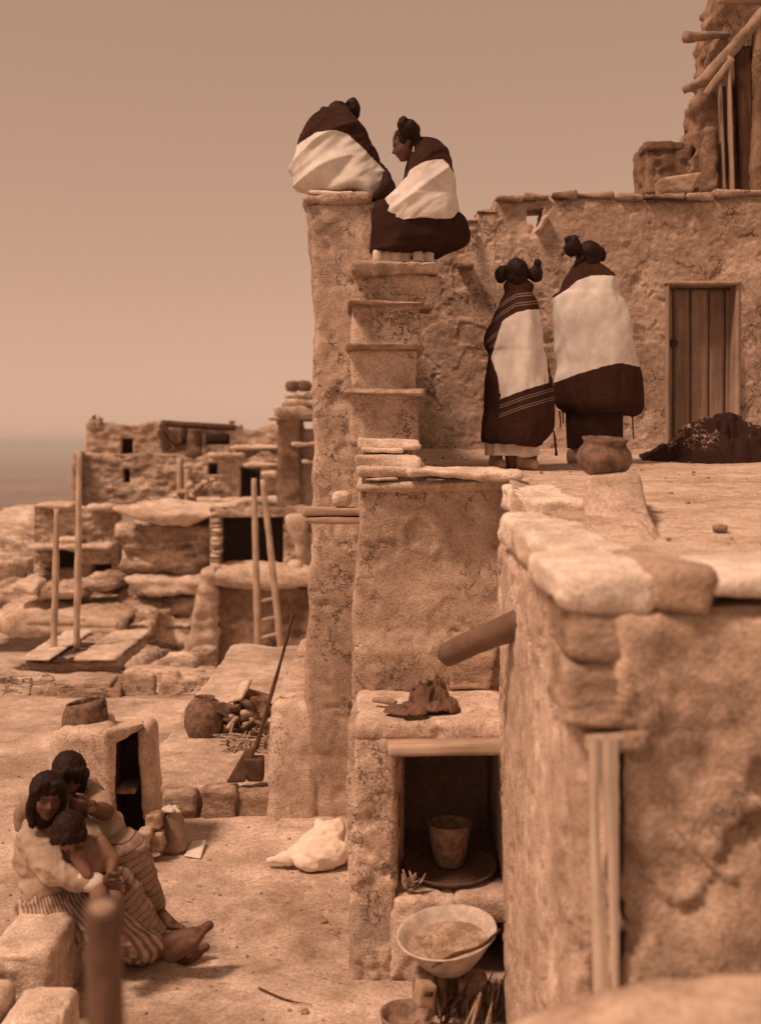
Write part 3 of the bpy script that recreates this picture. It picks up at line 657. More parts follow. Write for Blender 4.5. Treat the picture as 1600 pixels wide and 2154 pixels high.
# ------------------------------------------------------------------ far side: cliff, stone houses, kiva, ladders
def BB(a, b, t, bt, D, dd):
    p, q = GB(a, bt, D), GB(b, t, D); return box8(p[0], q[0], D, D + dd, p[2], q[2])
def far_rock(P, k): 
    lay = pn(np.stack([P[:, 0] * .35, P[:, 1] * .35, P[:, 2] * 3.2], 1))
    return k * (fbm(P * np.array([1, 1, 2.2]), .8, 4) * .35 + lay * .2 + fbm(P * np.array([1, 1, 2.]), 3, 4) * .12)
def far_wall(P, k): return k * (fbm(P, .8, 3) * .09 + fbm(P * np.array([1, 1, 1.8]), 3.2, 4) * .08)
def FR(name, c, mat='rock', k=1.0, seed=0., cell=.08, r=.18, parent=None, disp=far_rock): return mk(name, *block(c, cell, r, disp, k, seed), M[mat], parent)
# rock shelves under the far house
cl = thing('cliff', '', '', GB(800, 1420, 28)); del cl['label']; del cl['category']; cl['kind'] = 'structure'
c = BB(520, 1190, 705, 790, 27.5, 4); c[[0, 2], 0] += 1.2; c[[4, 6], 0] -= 1.; FR('ledge', c, 'stone', .45, 1., r=.25, parent=cl)
FR('rock_face', BB(600, 1090, 790, 1010, 28.4, 4), 'rock', 1.2, 5., parent=cl)
FR('rock_face', BB(660, 1060, 990, 1080, 28.9, 3), 'rock', .8, 15., parent=cl)
c = BB(600, 1050, 1060, 1150, 27.3, 3); c[[0, 2], 0] += .6; FR('ledge', c, 'stone', .6, 9., parent=cl)
FR('rock_face', BB(610, 1000, 1130, 1300, 27.7, 4), 'rock', 1.2, 25., parent=cl)
FR('rock_face', BB(560, 1010, 1270, 1420, 26.6, 4), 'rock', 1.1, 35., parent=cl)
FR('boulder', BB(600, 800, 1270, 1400, 25.6, 2), 'rock', 1., 45., parent=cl)
FR('rock_shelf', BB(-200, 640, 1160, 1260, 28.5, 4), 'rock', .9, 55., parent=cl)
FR('rock_shelf', BB(-200, 620, 1280, 1350, 25, 5), 'far_earth', .7, 65., parent=cl)
FR('rock_shelf', BB(-300, 220, 860, 980, 36, 8), 'rock', 1.3, 75., cell=.2, parent=cl)
FR('rock_shelf', BB(-300, 200, 765, 880, 40, 10), 'stone', .8, 85., cell=.25, parent=cl)
FR('rock_shelf', BB(-300, 160, 960, 1200, 32, 6), 'rock', 1.4, 95., cell=.18, parent=cl)
for i, (a, b, t, bt, D, m) in enumerate(((40, 180, 1090, 1150, 27, 'stone'), (420, 600, 1060, 1150, 27.5, 'rock'), (180, 420, 1100, 1180, 27.3, 'rock'), (620, 780, 1460, 1560, 21, 'rock'), (760, 960, 1490, 1600, 20, 'rock'), (960, 1080, 1440, 1540, 22, 'rock'))):
    FR('fallen_rock', BB(a, b, t, bt, D, 1.2), m, .7, i * 7., r=.2, parent=cl)
for i in range(22):
    D = rng.uniform(11.6, 16.5); px = rng.uniform(-20, 560) if i % 3 else rng.uniform(380, 600); x = (px - CX) / F * D; z = float(ground_z(np.array([x]), np.array([D]))[0]); w, h = rng.uniform(.12, .42), rng.uniform(.05, .16)
    if px < 300 and D > 12.2: D = rng.uniform(11.6, 12.4); x = (px - CX) / F * D; z = 0.; h *= .45
    c = box8(x - w, x + w, D - w * .6, D + w * .6, z - .08, z + h); c[[1, 3, 5, 7]] += rng.normal(0, .05, (4, 3)); FR('fallen_rock', c, 'rock' if i % 3 else 'far_earth', .22, i * 9., cell=.035, r=.05, parent=cl)
# far house
fh = thing('far_stone_house', 'two-storey stone house with small dark windows on the far rock', 'house', GB(700, 690, 34))
WN = dict(cell=.09, r=.08, disp=far_wall)
def hole_wall(name, a, b, t, bt, D, dd, holes, mat, parent, seed=0.):
    """a wall sheet with window openings left out"""
    def fn(u, v):
        X = a + u * (b - a); Y = bt + v * (t - bt); P = np.stack([GB(x, y, D) for x, y in zip(X, Y)])
        P[:, 2] += sst(.93, 1, v) * fbm(np.stack([P[:, 0] * 1.5, 0 * u, 0 * u], 1), 1, 4) * .22
        P[:, 1] -= far_wall(P + seed, 1.); return P
    def kp(u, v):
        X = a + u * (b - a); Y = bt + v * (t - bt); ok = np.ones(X.shape, bool)
        for (x0, x1, y0, y1) in holes: ok &= ~((X > x0) & (X < x1) & (Y > y0) & (Y < y1))
        return ok
    return mk(name, *grid_sheet(fn, int((b - a) / 7), int((bt - t) / 7), np.array([0, dd, 0]), kp), M[mat], parent)
hole_wall('upper_wall', 440, 826, 268, 450, 34, .5, [(618, 682, 345, 437)], 'adobe_back', fh, 3.)
hole_wall('lower_wall', 372, 935, 430, 720, 33, .5, [(625, 662, 500, 572)], 'masonry', fh, 8.)
hole_wall('ruined_wall', 1030, 1420, 290, 470, 34, .5, [(1046, 1172, 318, 378)], 'masonry', fh, 13.)
hole_wall('terrace_wall', 925, 1440, 430, 700, 32.6, .5, [(1060, 1110, 470, 530), (1220, 1330, 485, 640)], 'masonry', fh, 18.)
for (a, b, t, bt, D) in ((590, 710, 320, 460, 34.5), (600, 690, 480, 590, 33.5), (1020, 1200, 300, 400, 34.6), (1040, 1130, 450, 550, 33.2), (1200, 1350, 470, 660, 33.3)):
    mk('window', *block(BB(a, b, t, bt, D, .1), .3, .01, None), M['painted_dark'], fh)  # dark panels behind the windows, shade painted in place of deep rooms
mk('side_wall', *block(BB(436, 470, 275, 450, 34.4, 4), **WN), M['masonry'], fh)
mk('roof', *block(BB(380, 930, 424, 438, 33.2, 1.4), **WN), M['far_earth'], fh)
mk('corner_pier', *block(BB(368, 412, 415, 700, 32.7, .8), **WN, seed=4.), M['masonry'], fh)
for i, (a, b, t, bt) in enumerate(((452, 486, 250, 300), (480, 516, 258, 300), (462, 474, 220, 262), (498, 508, 232, 270), (1150, 1230, 268, 300), (1160, 1195, 245, 275))):
    mk('roof_stone', *block(BB(a, b, t, bt, 33.9, .5), .05, .12, far_wall, .8, i * 3.), M['masonry'], fh)
for a, b, D in (((820, 270), (910, 385), 33.8), ((815, 300), (860, 400), 33.7), ((822, 268), (1200, 290), 33.9), ((1000, 300), (1015, 385), 33.8), ((940, 290), (935, 380), 34.2), ((918, 440), (918, 690), 32.4), ((955, 500), (955, 690), 32.3), ((905, 620), (1000, 618), 32.3)):
    mk('timber', *tube([GB(*a, D), GB(*b, D)], .09, 8, 10, d_wood, 2.), M['pole'] if b[1] > 600 else M['dark_wood'], fh)
c = BB(815, 1040, 285, 450, 34.9, .3); mk('inner_wall', *block(c, **WN), M['ruin'], fh)
for i, (a, b, t, bt, D) in enumerate(((1000, 1445, 648, 684, 31.5), (1060, 1240, 418, 442, 32.3), (1235, 1415, 470, 492, 32.3), (1170, 1420, 382, 402, 33.2), (1330, 1410, 515, 540, 32.2), (1000, 1180, 690, 704, 31), (930, 1180, 705, 722, 29))):
    mk('ledge_slab', *block(BB(a, b, t, bt, D, .9), .09, .06, far_wall, .8, i * 5.), M['stone'], fh)
for i in range(20):
    X, Y = rng.uniform(940, 1120), rng.uniform(540, 650); s = rng.uniform(9, 22)
    mk('rubble_stone', *block(BB(X, X + s * 1.6, Y, Y + s, 32 - rng.uniform(0, .5), .4), .08, .1, far_wall, .7, i * 3.), M['stone' if i % 2 else 'masonry'], fh)
# storehouse with the dark doorway below the tower
sh = thing('rock_storehouse', 'stone storeroom with a wide black doorway and plastered base', 'house', GB(1300, 1500, 27))
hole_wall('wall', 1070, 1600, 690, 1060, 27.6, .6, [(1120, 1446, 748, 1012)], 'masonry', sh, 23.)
mk('painted_dark', *block(BB(1090, 1480, 700, 1060, 28.7, .2), .4, .01, None), M['painted_dark'], sh)  # back panel coloured near black for the shade of the storeroom
mk('room_ceiling', *block(BB(1090, 1480, 700, 745, 28.1, .7), .4, .01, None), M['painted_dark'], sh)
for i in range(13):
    t = 760 + i * 22; w = rng.uniform(-6, 6)
    mk('jamb_stone', *block(BB(1074 + w, 1120 + w * .6, t, t + 20, 27.3, .5), .07, .06, far_wall, .6, i * 4.), M['stone' if i % 3 else 'masonry'], sh)
c = BB(1060, 1640, 1018, 1112, 26.2, 1.8); mk('floor_ledge', *block(c, .08, .1, far_wall, 1.2, 3.), M['far_earth'], sh)
mk('base_wall', *block(BB(1085, 1620, 1095, 1560, 26.5, 1.5), .08, .12, far_wall, 1.5, 6.), M['ruin'], sh)
c = BB(1030, 1112, 1010, 1530, 26.2, 1.5); c[[0, 2], 0] -= .5; mk('base_corner', *block(c, .08, .2, far_wall, 1.4, 9.), M['adobe_smooth'], sh)
mk('low_opening_shade', *block(BB(1385, 1425, 1375, 1440, 26.35, .3), .3, .02, None), M['painted_dark'], sh)  # dark block set on the wall, painted as the shade of an opening
c = BB(1450, 1560, 740, 1010, 27.2, .5); c[[0, 2], 0] += .35; mk('door_pier', *block(c, .08, .1, far_wall, .8, 5.), M['adobe_smooth'], sh)
mk('loose_stone', *block(BB(1468, 1530, 975, 1018, 27, .5), .06, .15, far_wall, .6), M['stone'], sh)
# chimney tower
tw = thing('chimney_tower', 'tall dark masonry pier with stacked chimney pots beside the corner wall', 'tower', GB(1480, 950, 29))
mk('pier', *block(BB(1416, 1532, 232, 960, 29, 1.2), .08, .1, far_wall, 1., 2.), M['ruin'], tw)
mk('pale_wall', *block(BB(1530, 1680, 300, 1010, 29.4, 1.), .08, .06, far_wall, .8, 7.), M['adobe_smooth'], tw)
for i, (a, b, t, bt) in enumerate(((1400, 1640, 180, 240), (1432, 1640, 145, 185), (1440, 1600, 100, 150), (1370, 1640, 232, 246), (1485, 1660, 365, 382), (1535, 1660, 455, 472))):
    mk('stone_course', *block(BB(a, b, t, bt, 28.8, 1.3), .07, .1, far_wall, 1., i * 6.), M['masonry' if i < 3 else 'stone'], tw)
for X in (1490, 1552):
    mk('chimney_pot', *lathe([(.12, 0), (.15, .06), (.165, .12), (.15, .19), (.12, .23), (.10, .22), (.12, .15), (.1, .05)], GB(X, 104, 29.3), 20, (0, 0, 1), far_wall, .5), M['clay_dark'], tw)
# small ruin on the left
ru = thing('low_stone_ruin', 'small ruined stone room with dark openings behind the tall ladder poles', 'ruin', GB(380, 1160, 30))
hole_wall('wall', 175, 600, 690, 1160, 30.2, .5, [(262, 392, 905, 1010), (468, 572, 988, 1052)], 'masonry', ru, 33.)
for (a, b, t, bt) in ((250, 400, 890, 1030), (455, 585, 975, 1065)): mk('opening', *block(BB(a, b, t, bt, 30.9, .1), .3, .01, None), M['painted_dark'], ru)  # panels whose black colour replaces shade in the two openings
for i, (a, b, t, bt, D) in enumerate(((175, 365, 678, 700, 29.9), (430, 580, 690, 712, 29.9), (140, 560, 890, 914, 29.5), (300, 400, 850, 880, 29.6))):
    c = BB(a, b, t, bt, D, .9); mk('roof_slab', *block(c, .09, .06, far_wall, .8, i * 5.), M['stone'], ru)
for i in range(16):
    t = 920 + i * 16; X = 205 - i * 3.5 + rng.uniform(-5, 5); mk('corner_stone', *block(BB(X, X + rng.uniform(40, 62), t, t + 15, 29.7, .5), .08, .06, far_wall, .6, i * 3.), M['stone' if i % 2 else 'masonry'], ru)
# kiva roof and its ladder
kv = thing('kiva_hatch', 'flat slab-edged kiva roof hatch with the tall ladder rising out of it', 'kiva', GB(320, 1500, 18))
for i, (a, b, t, bt, D, dd) in enumerate(((85, 250, 1470, 1482, 16.6, 2.6), (375, 585, 1468, 1482, 16.6, 2.6))):
    c = BB(a, b, t, bt, D, dd); mk('roof_slab', *block(c, .05, .03, far_wall, .35, i * 4.), M['stone'], kv)
c = BB(225, 400, 1470, 1481, 18.5, .7); c[:, 2] += -.0; mk('roof_slab', *block(box8(c[0, 0], c[7, 0], 18.5, 19.2, c[0, 2] - .0, c[7, 2]), .05, .03, far_wall, .3, 9.), M['stone'], kv)
c = BB(90, 590, 1480, 1545, 16.8, 2.4); mk('kerb', *block(c, .05, .05, far_wall, .8, 3.), M['stone_dark'], kv)
p, q = GB(245, 1483, 16.7), GB(385, 1470, 16.7); mk('hatch_shade', *block(box8(p[0], q[0], 16.7, 18.5, p[2] - .02, q[2] - .03), .3, .01, None), M['painted_dark'], kv)  # solid dark block, its colour standing in for shade down the hatch
for i, (a, b, t, bt, D) in enumerate(((140, 430, 1268, 1290, 22), (380, 600, 1285, 1305, 21.5), (210, 600, 1320, 1336, 21))):
    V, Fc = tube([GB(a, (t + bt) / 2, D), GB(b, (t + bt) / 2 + 6, D)], .07, 10, 16, d_wood, 2.)
    tag(mk('log', V, Fc, M['pole']), ['long pale log lying behind the kiva, leftmost', 'pale log behind the kiva, near the rock ledge', 'pale log lying closest behind the kiva hatch'][i], 'log', 'logs behind the kiva')
def ladder(name, label, p0, p1, q0, q1, D, r, rungs, grp):
    base = (np.array(GB(*p1, D)) + GB(*q1, D)) / 2; t = thing(name, label, 'ladder', base, grp)
    for a, b in ((p0, p1), (q0, q1)): mk('pole', *tube([GB(*a, D + .25), GB((a[0] + b[0]) / 2 + 2, (a[1] + b[1]) / 2, D + .1), GB(*b, D)], [r * .8, r, r], 10, 24, d_wood, 2.), M['pole'], t)
    for f in rungs:
        a = GB(p0[0] + (p1[0] - p0[0]) * f, p0[1] + (p1[1] - p0[1]) * f, D + .25 * (1 - f)); b = GB(q0[0] + (q1[0] - q0[0]) * f, q0[1] + (q1[1] - q0[1]) * f, D + .25 * (1 - f))
        mk('rung', *tube([a, b], r * .5, 8, 6), M['pole'], t)
ladder('pole_ladder', 'tall two-pole ladder rising from the kiva hatch', (290, 705), (272, 1440), (404, 418), (390, 1420), 17.6, .05, (.97,), 'pole ladders')
ladder('pole_ladder', 'long ladder leaning on the storehouse with the black doorway', (1294, 548), (1315, 1535), (1338, 555), (1440, 1500), 25.2, .07, (.64, .74, .83, .91), 'pole ladders')

# haze over the plain
hz = NT('haze_air'); hz.t.nodes.remove(hz.b); vol = hz.n('ShaderNodeVolumePrincipled'); vol.inputs['Density'].default_value = HAZE; vol.inputs['Color'].default_value = (.95, .95, .95, 1); hz.l(vol.outputs[0], hz.out.inputs['Volume'])
tag(mk('haze', *block(box8(-80000, 80000, -2000, 90000, -160, 14), 1e9, 0, None), hz.m, smooth=False), kind='stuff')
# ------------------------------------------------------------------ things around the hearth
def wall_t(prof, t):   # outer profile -> outer + inner
    return prof + [(max(r - t, .002), z + (t if i == len(prof) - 1 else 0)) for i, (r, z) in reversed(list(enumerate(prof)))]
bc = Q(945, 1858, 5.85)
bk = lathe([(.055, 0), (.07, .02), (.088, .1), (.098, .17), (.104, .2), (.106, .207), (.098, .207), (.09, .18), (.08, .1), (.05, .03)], (bc[0], 5.85, .395), 40, (0, -.03, 1), d_soft, .08)
tag(mk('clay_bucket', *bk, M['clay']), 'deep brown clay pail standing in the black hearth opening', 'pail')
tr = lathe([(.12, 0), (.18, .012), (.215, .04), (.22, .052), (.212, .052), (.17, .025), (.1, .014)], (bc[0] - .0, 5.80, .375), 48, (0, -.12, 1))
tag(mk('basket_tray', *tr, M['basket']), 'shallow woven tray under the clay pail in the hearth', 'basket')
b = MB()
for i in range(16):
    p = Q(858 + rng.uniform(-8, 18), 1868, 5.56); q = p + np.array([rng.uniform(-.035, .07), rng.uniform(-.04, .03), rng.uniform(.0, .09)])
    b.add(*tube([p, (p + q) / 2 + rng.normal(0, .008, 3), q], [.004, .011, .003], 6, 8, flat=.3))
tag(b.build('corn_husks', M['husk']), 'little tuft of dry corn husks at the corner of the hearth opening', 'husks')
# basin of mash
ba = (-.12, -.16, 1.)
bcn = Q(948, 2020, 5.2); bcn = np.array([bcn[0], 5.22, .185])
bs = thing('enamel_basin', 'big white-rimmed basin full of mash below the hearth', 'basin', bcn)
prof = [(.075, 0), (.10, .01), (.15, .07), (.19, .13), (.205, .15), (.213, .155), (.211, .163), (.20, .158), (.183, .13), (.14, .07), (.07, .018)]
mk('bowl', *lathe(prof, bcn, 56, ba), M['enamel'], bs)
V, Fc = lathe([(.001, .098), (.06, .098), (.12, .1), (.17, .104)], bcn, 64, ba, close=False)
rows = []
Rm = Vector((0, 0, 1)).rotation_difference(Vector(ba).normalized()).to_matrix(); V = []; Fc = []; nr, nt = 26, 72
for i in range(nr + 1):
    for j in range(nt):
        r_ = .166 * i / nr; t = 2 * math.pi * j / nt; V.append(np.array(Rm @ Vector((r_ * math.cos(t), r_ * math.sin(t), .106))) + bcn)
V = np.array(V); V[:, 2] += (np.abs(fbm(V, 22, 4)) * .03 + fbm(V, 60, 2) * .008) * np.repeat(1 - .6 * (np.arange(nr + 1) / nr) ** 4, nt)
for i in range(nr):
    for j in range(nt): Fc.append([i * nt + j, (i + 1) * nt + j, (i + 1) * nt + (j + 1) % nt, i * nt + (j + 1) % nt])
mk('mash', V, Fc, M['mash'], bs)
ut = np.array(Vector(ba).normalized())
V, Fc = tube([bcn + np.array([-.09, -.225, .09]), bcn + np.array([.0, -.215, .135]), bcn + np.array([.11, -.175, .155]), bcn + np.array([.2, -.09, .19])], [.005, .007, .009, .005], 8, 20, d_wood, .7)
tag(mk('stirring_stick', V, Fc, M['dark_wood']), 'dark stick lying across the near rim of the white basin', 'stick')
for i, (x, y, s) in enumerate(((-.09, 5.24, .07), (.09, 5.2, .06), (.02, 5.34, .075))):
    p = np.array([bcn[0] + x, y, 0]); tag(mk('hearth_stone', *block(box8(p[0] - s, p[0] + s, y - s, y + s, -.02, .165), .02, .03, d_rock, .5, i * 5.), M['stone_dark']),
        ['dark stone propping the basin, on its left', 'dark stone propping the basin, on its right', 'dark stone propping the basin from behind'][i], 'stone', 'stones under the basin')
b = MB()
for i in range(46):
    x = rng.uniform(-.10, .22); p = np.array([bcn[0] + x, rng.uniform(5.0, 5.2), rng.uniform(.0, .02)]); h = rng.uniform(.06, .2)
    q = p + np.array([rng.uniform(-.05, .09), rng.uniform(-.06, .04), h]); b.add(*tube([p, (p + q) / 2 + rng.normal(0, .012, 3), q], [.004, .005, .0025], 6, 8))
tag(b.build('brushwood', M['tin_dark']), 'tangle of dark kindling twigs under the basin', 'kindling')
for i, (a, c_, e) in enumerate(((( .105, -.20, .15), (.03, -.30, .05), (-.03, -.36, .0)), ((.11, -.2, .16), (.06, -.32, .06), (.04, -.36, .0)), ((.16, -.16, .1), (.12, -.3, .05), (.10, -.36, .0)), ((.17, -.1, .13), (.15, -.2, .05), (.15, -.3, .0)))):
    V, Fc = tube([bcn * [1, 1, 0] + np.array(a), bcn * [1, 1, 0] + np.array(c_), bcn * [1, 1, 0] + np.array(e)], [.006, .008, .007], 8, 16, d_wood, .6)
    tag(mk('firewood_stick', V, Fc, M['twig']), ['pale peeled stick below the basin, leftmost', 'pale stick below the basin, second from left', 'pale stick below the basin, third from left', 'pale stick below the basin, rightmost'][i], 'stick', 'sticks below the basin')
p = Q(896, 2085, 4.98)
TR = np.array(Matrix.Rotation(.35, 3, 'Z') @ Matrix.Rotation(.2, 3, 'Y'))
tag(mk('tin_box', *block(box8(-.036, .034, -.025, .045, -.062, .03) @ TR.T + p, .01, .006, d_wood, .4), M['clay_pale']), 'small pale tin with a dark label between the bowl and the kindling', 'tin')
tb = bpy.data.objects['tin_box']; mk('label', *block(box8(-.018, .02, -.0275, -.024, -.012, .008) @ TR.T + p, .02, .001, None), M['tin_dark'], tb)
sb = Q(855, 2105, 4.98)
tag(mk('clay_bowl', *lathe([(.04, 0), (.07, .01), (.10, .045), (.108, .075), (.112, .085), (.104, .085), (.095, .05), (.06, .025), (.03, .02)], (sb[0], 5.0, 0.005), 44, (.03, -.08, 1)), M['clay']), 'brown clay bowl on the ground beside the kindling', 'bowl')
# things on the hearth ledge
def crumple(c, rx, ry, h, seed, n=44):
    u, v = np.meshgrid(np.linspace(-1, 1, n + 1), np.linspace(-1, 1, n + 1), indexing='ij'); u, v = u.ravel(), v.ravel()
    P = np.stack([u * rx, v * ry, 0 * u], 1); f = np.clip(1 - (u ** 2 + v ** 2) ** .5, 0, 1)
    z = h * f ** .55 * (.4 + .6 * np.abs(1.6 * fbm(P + seed, 1.3 / rx, 3)) ** .5) + (.6 - np.abs(fbm(P + seed * 2, 2.6 / rx, 3)) * 2) * h * .35 * sst(0, .3, f)
    P[:, 0] += fbm(P + 4 + seed, 1.2 / rx, 2) * rx * .5; P[:, 1] += fbm(P + 9 + seed, 1.2 / rx, 2) * ry * .5; P[:, 2] = z
    i = (np.arange(n)[:, None] * (n + 1) + np.arange(n)[None, :]).ravel(); keep = f[i] > .02
    q = np.stack([i, i + n + 1, i + n + 2, i + 1], 1)[keep]
    A = P + np.asarray(c); B = A - np.array([0, 0, .004]); m = len(A)
    return np.concatenate([A, B]), q.tolist() + (q[:, ::-1] + m).tolist()
lz = 1.155
b = MB(); b.add(*crumple(Q(908, 1496, 5.78) * [1, 1, 0] + [0, 0, lz], .11, .09, .17, 3.)); b.add(*crumple(Q(925, 1496, 5.72) * [1, 1, 0] + [0, 0, lz], .09, .08, .12, 8.)); b.add(*crumple(Q(850, 1490, 5.7) * [1, 1, 0] + [0, 0, lz], .10, .09, .05, 5.))
tag(b.build('crumpled_rag', M['rag']), 'crumpled brown rag heaped on the hearth ledge below the pipe', 'rag')
V, Fc = tube([Q(784, 1471, 5.85) * [1, 1, 0] + [0, 0, lz + .025], Q(815, 1469, 5.82) * [1, 1, 0] + [0, 0, lz + .027], Q(832, 1466, 5.8) * [1, 1, 0] + [0, 0, lz + .02]], [.012, .022, .012], 12, 14, d_soft, .3)
tag(mk('corn_cob', V, Fc, M['clay_pale']), 'stubby pale roll lying at the left of the rag', 'cob')

# ------------------------------------------------------------------ bundle by the door
def bundle():
    nx, ny = 150, 80; X, Y = np.meshgrid(np.linspace(1345, 1660, nx + 1), np.linspace(0, 1, ny + 1), indexing='ij'); X, Y = X.ravel(), Y.ravel()
    D = 8.75 + Y * .75; x = (X - CX) / F * 9.0
    top = np.interp(X, [1345, 1385, 1410, 1440, 1470, 1500, 1540, 1560, 1585, 1620, 1660], [0, .06, .13, .23, .28, .32, .35, .33, .28, .22, .12])
    h = top * np.sin(np.pi * np.clip(Y * 1.02, 0, 1)) ** .55
    P = np.stack([x, D, h], 1); cr = 1 - np.abs(fbm(P * [1, .7, .3], 5.5, 4)) * 2.6
    z = h * (.62 + .38 * cr) + .025 * cr * (h > .02)
    zf = terrace_z(D); V = np.stack([x + fbm(P, 6, 2) * .03, D + fbm(P + 5, 6, 2) * .03, zf - .02 + np.maximum(z, 0)], 1)
    pat = sst(.08, .2, h) * sst(.0, .3, fbm(P, 3.4, 2) + .14 * (X > 1460))
    w = ny + 1; i = (np.arange(nx)[:, None] * w + np.arange(ny)[None, :]).ravel(); q = np.stack([i, i + w, i + w + 1, i + 1], 1)
    return V, q.tolist(), pat
V, q, pat = bundle()
tag(mk('cloth_bundle', V, q, M['bundle'], attrs={'pat': pat}), 'heap of dark patterned blankets in front of the plank door', 'blankets')

# ------------------------------------------------------------------ court: oven, pots, fuel, sack
ov = thing('mud_oven', 'low plastered mud oven with a pot for a chimney behind the seated group', 'oven', Q(210, 1780, 7.3) * [1, 1, 0])
def gO(px, py, D): return Q(px, py, D)
oD = 7.05
def ow(W):
    W = W.copy(); t = np.clip(W[:, 2] / .75, 0, 1); W[:, 0] += (t - .3) * .03; return W
def OB(a, b, t, bt, D, dd):
    p, q = Q(a, bt, D), Q(b, t, D); return box8(p[0], q[0], D, D + dd, max(p[2], -.1), q[2])
c = OB(97, 240, 1535, 1830, oD, .55); c[[0, 2], 0] -= .03; c[6:8, 0] -= .13
mk('body', *block(c, .018, .07, d_adobe, 1.1, 3., warp=ow), M['adobe_smooth'], ov)
c = OB(225, 300, 1548, 1600, oD + .12, .45); c[[1, 3, 5, 7], 2] += .02; c[5, 2] -= .01
c = np.array([Q(215, 1575, oD - .02), Q(215, 1535, oD - .02), Q(215, 1560, oD + .5), Q(215, 1520, oD + .5), Q(304, 1535, oD + .12), Q(304, 1518, oD + .12), Q(304, 1530, oD + .55), Q(304, 1512, oD + .55)])
mk('hood', *block(c, .015, .03, d_adobe, .9, 6.), M['adobe_smooth'], ov)
c = OB(300, 342, 1532, 1830, oD + .2, .3); c[[1, 3], 0] -= .03; c[[5, 7], 0] -= .085; 
mk('side', *block(c, .018, .05, d_adobe, .9, 9.), M['adobe_smooth'], ov)
mk('firebox', *block(OB(215, 310, 1545, 1830, oD + .42, .12), .05, .02, d_soft, .5), M['painted_dark'], ov)  # oven mouth darkened by colour to read as shade
mk('firebox', *block(OB(225, 236, 1565, 1830, oD + .1, .4), .05, .003, None), M['painted_dark'], ov)
mk('shelf', *block(OB(240, 285, 1660, 1672, oD + .2, .25), .03, .01, d_soft, .3), M['clay'], ov)
pcx = Q(181, 1545, oD + .3); chz = Q(181, 1532, oD + .28)[2]
prof = [(.12, 0), (.135, .03), (.134, .10), (.124, .16), (.112, .195), (.10, .19), (.105, .14), (.11, .05), (.09, .0)]
V, Fc = lathe(prof, (pcx[0], oD + .28, chz - .03), 36, (0, 0, 1), d_soft, .3); V[:, 2] += np.where(V[:, 2] > chz + .11, (V[:, 0] - pcx[0]) * .22, 0)
mk('chimney_pot', V, Fc, M['clay_dark'], ov)
V, Fc = crumple((pcx[0] + .05, oD + .26, chz + .14), .075, .085, .05, 6., 24); mk('soot_lid', V, Fc, M['painted_dark'], ov)
for i, (a, b_, t, bt, D) in enumerate(((288, 316, 1752, 1790, 7.0), (306, 336, 1716, 1748, 7.1), (262, 290, 1775, 1808, 6.95), (316, 342, 1755, 1790, 7.05), (238, 264, 1785, 1818, 6.9))):
    c = OB(a, b_, t, bt, D, .12); tag(mk('oven_stone', *block(c, .01, .01, d_rock, .7, i * 4.), M['stone_dark']),
        ['dark stone at the foot of the oven, beside the milk can', 'squarish stone propped behind the milk can', 'dark stone low in the oven mouth', 'rough stone just left of the milk can', 'dark stone at the left of the oven mouth'][i], 'stone', 'stones at the oven mouth')
cn = Q(361, 1782, 7.2); can = thing('milk_can', 'tapered tin can with a pale rag in its mouth beside the oven', 'can', (cn[0], 7.25, 0))
mk('body', *lathe([(.082, 0), (.084, .035), (.08, .045), (.066, .17), (.052, .215), (.05, .25), (.056, .262), (.05, .262), (.045, .22), (.06, .17), (.07, .05)], (cn[0], 7.25, 0), 36), M['tin'], can)
mk('rag', *crumple((cn[0] - .01, 7.22, .245), .055, .05, .045, 2., 20), M['white_cloth'], can)
V, Fc = crumple(Q(408, 1797, 7.1) * [1, 1, 0] + [0, 0, .006], .07, .06, .025, 11., 14)
V, Fc = block(np.array([Q(386, 1805, 7.15), Q(388, 1802, 7.15), Q(405, 1783, 7.4), Q(405, 1780, 7.4), Q(422, 1809, 7.1), Q(422, 1806, 7.1), Q(433, 1786, 7.35), Q(433, 1778, 7.35)]) * [1, 1, 0] + np.array([0, 0, 1]) * np.array([.004, .008, .01, .014, .004, .008, .03, .034])[:, None], .02, .002, None)
tag(mk('paper_scrap', V, Fc, M['paper']), 'bent scrap of white paper on the ground beside the can', 'paper')
# round jar, fuel stack
jr = Q(432, 1556, 9.4); jz = .15
tag(mk('storage_jar', *lathe([(.07, 0), (.125, .03), (.152, .1), (.155, .17), (.14, .24), (.105, .29), (.075, .305), (.08, .325), (.07, .325), (.06, .3), (.12, .2), (.06, .05)], (jr[0], 9.35, jz), 40, (0, 0, 1), d_soft, .2), M['clay_dark']), 'big round dark jar standing left of the fuel heap', 'jar')
for i in range(34):
    px = 462 + rng.uniform(0, 108); py = 1520 - (1 - abs(px - 520) / 75) * rng.uniform(-10, 90); D = 9.3 + rng.uniform(-.1, .25)
    p = Q(px, py, D); s = rng.uniform(.04, .095)
    R3 = np.array(Matrix.Rotation(rng.uniform(-.9, .9), 3, 'Y') @ Matrix.Rotation(rng.uniform(-.7, .7), 3, 'X') @ Matrix.Rotation(rng.uniform(0, 3), 3, 'Z'))
    c = box8(-s, s, -s * .8, s * .8, -.014, .014) + rng.normal(0, .008, (8, 3)); c = c @ R3.T + p
    pale = i in (2, 5, 9, 13, 17, 22, 26, 31)
    tag(mk('fuel_slab', *block(c, .016, .008, d_rock, .35, i * 3.), M['stone' if pale else 'fuel']), 'pale chip among the slabs of the dried fuel heap' if pale else 'rough dark slab in the dried fuel heap beside the jar', 'fuel', 'pale chips in the fuel heap' if pale else 'dark slabs in the fuel heap')
b = MB()
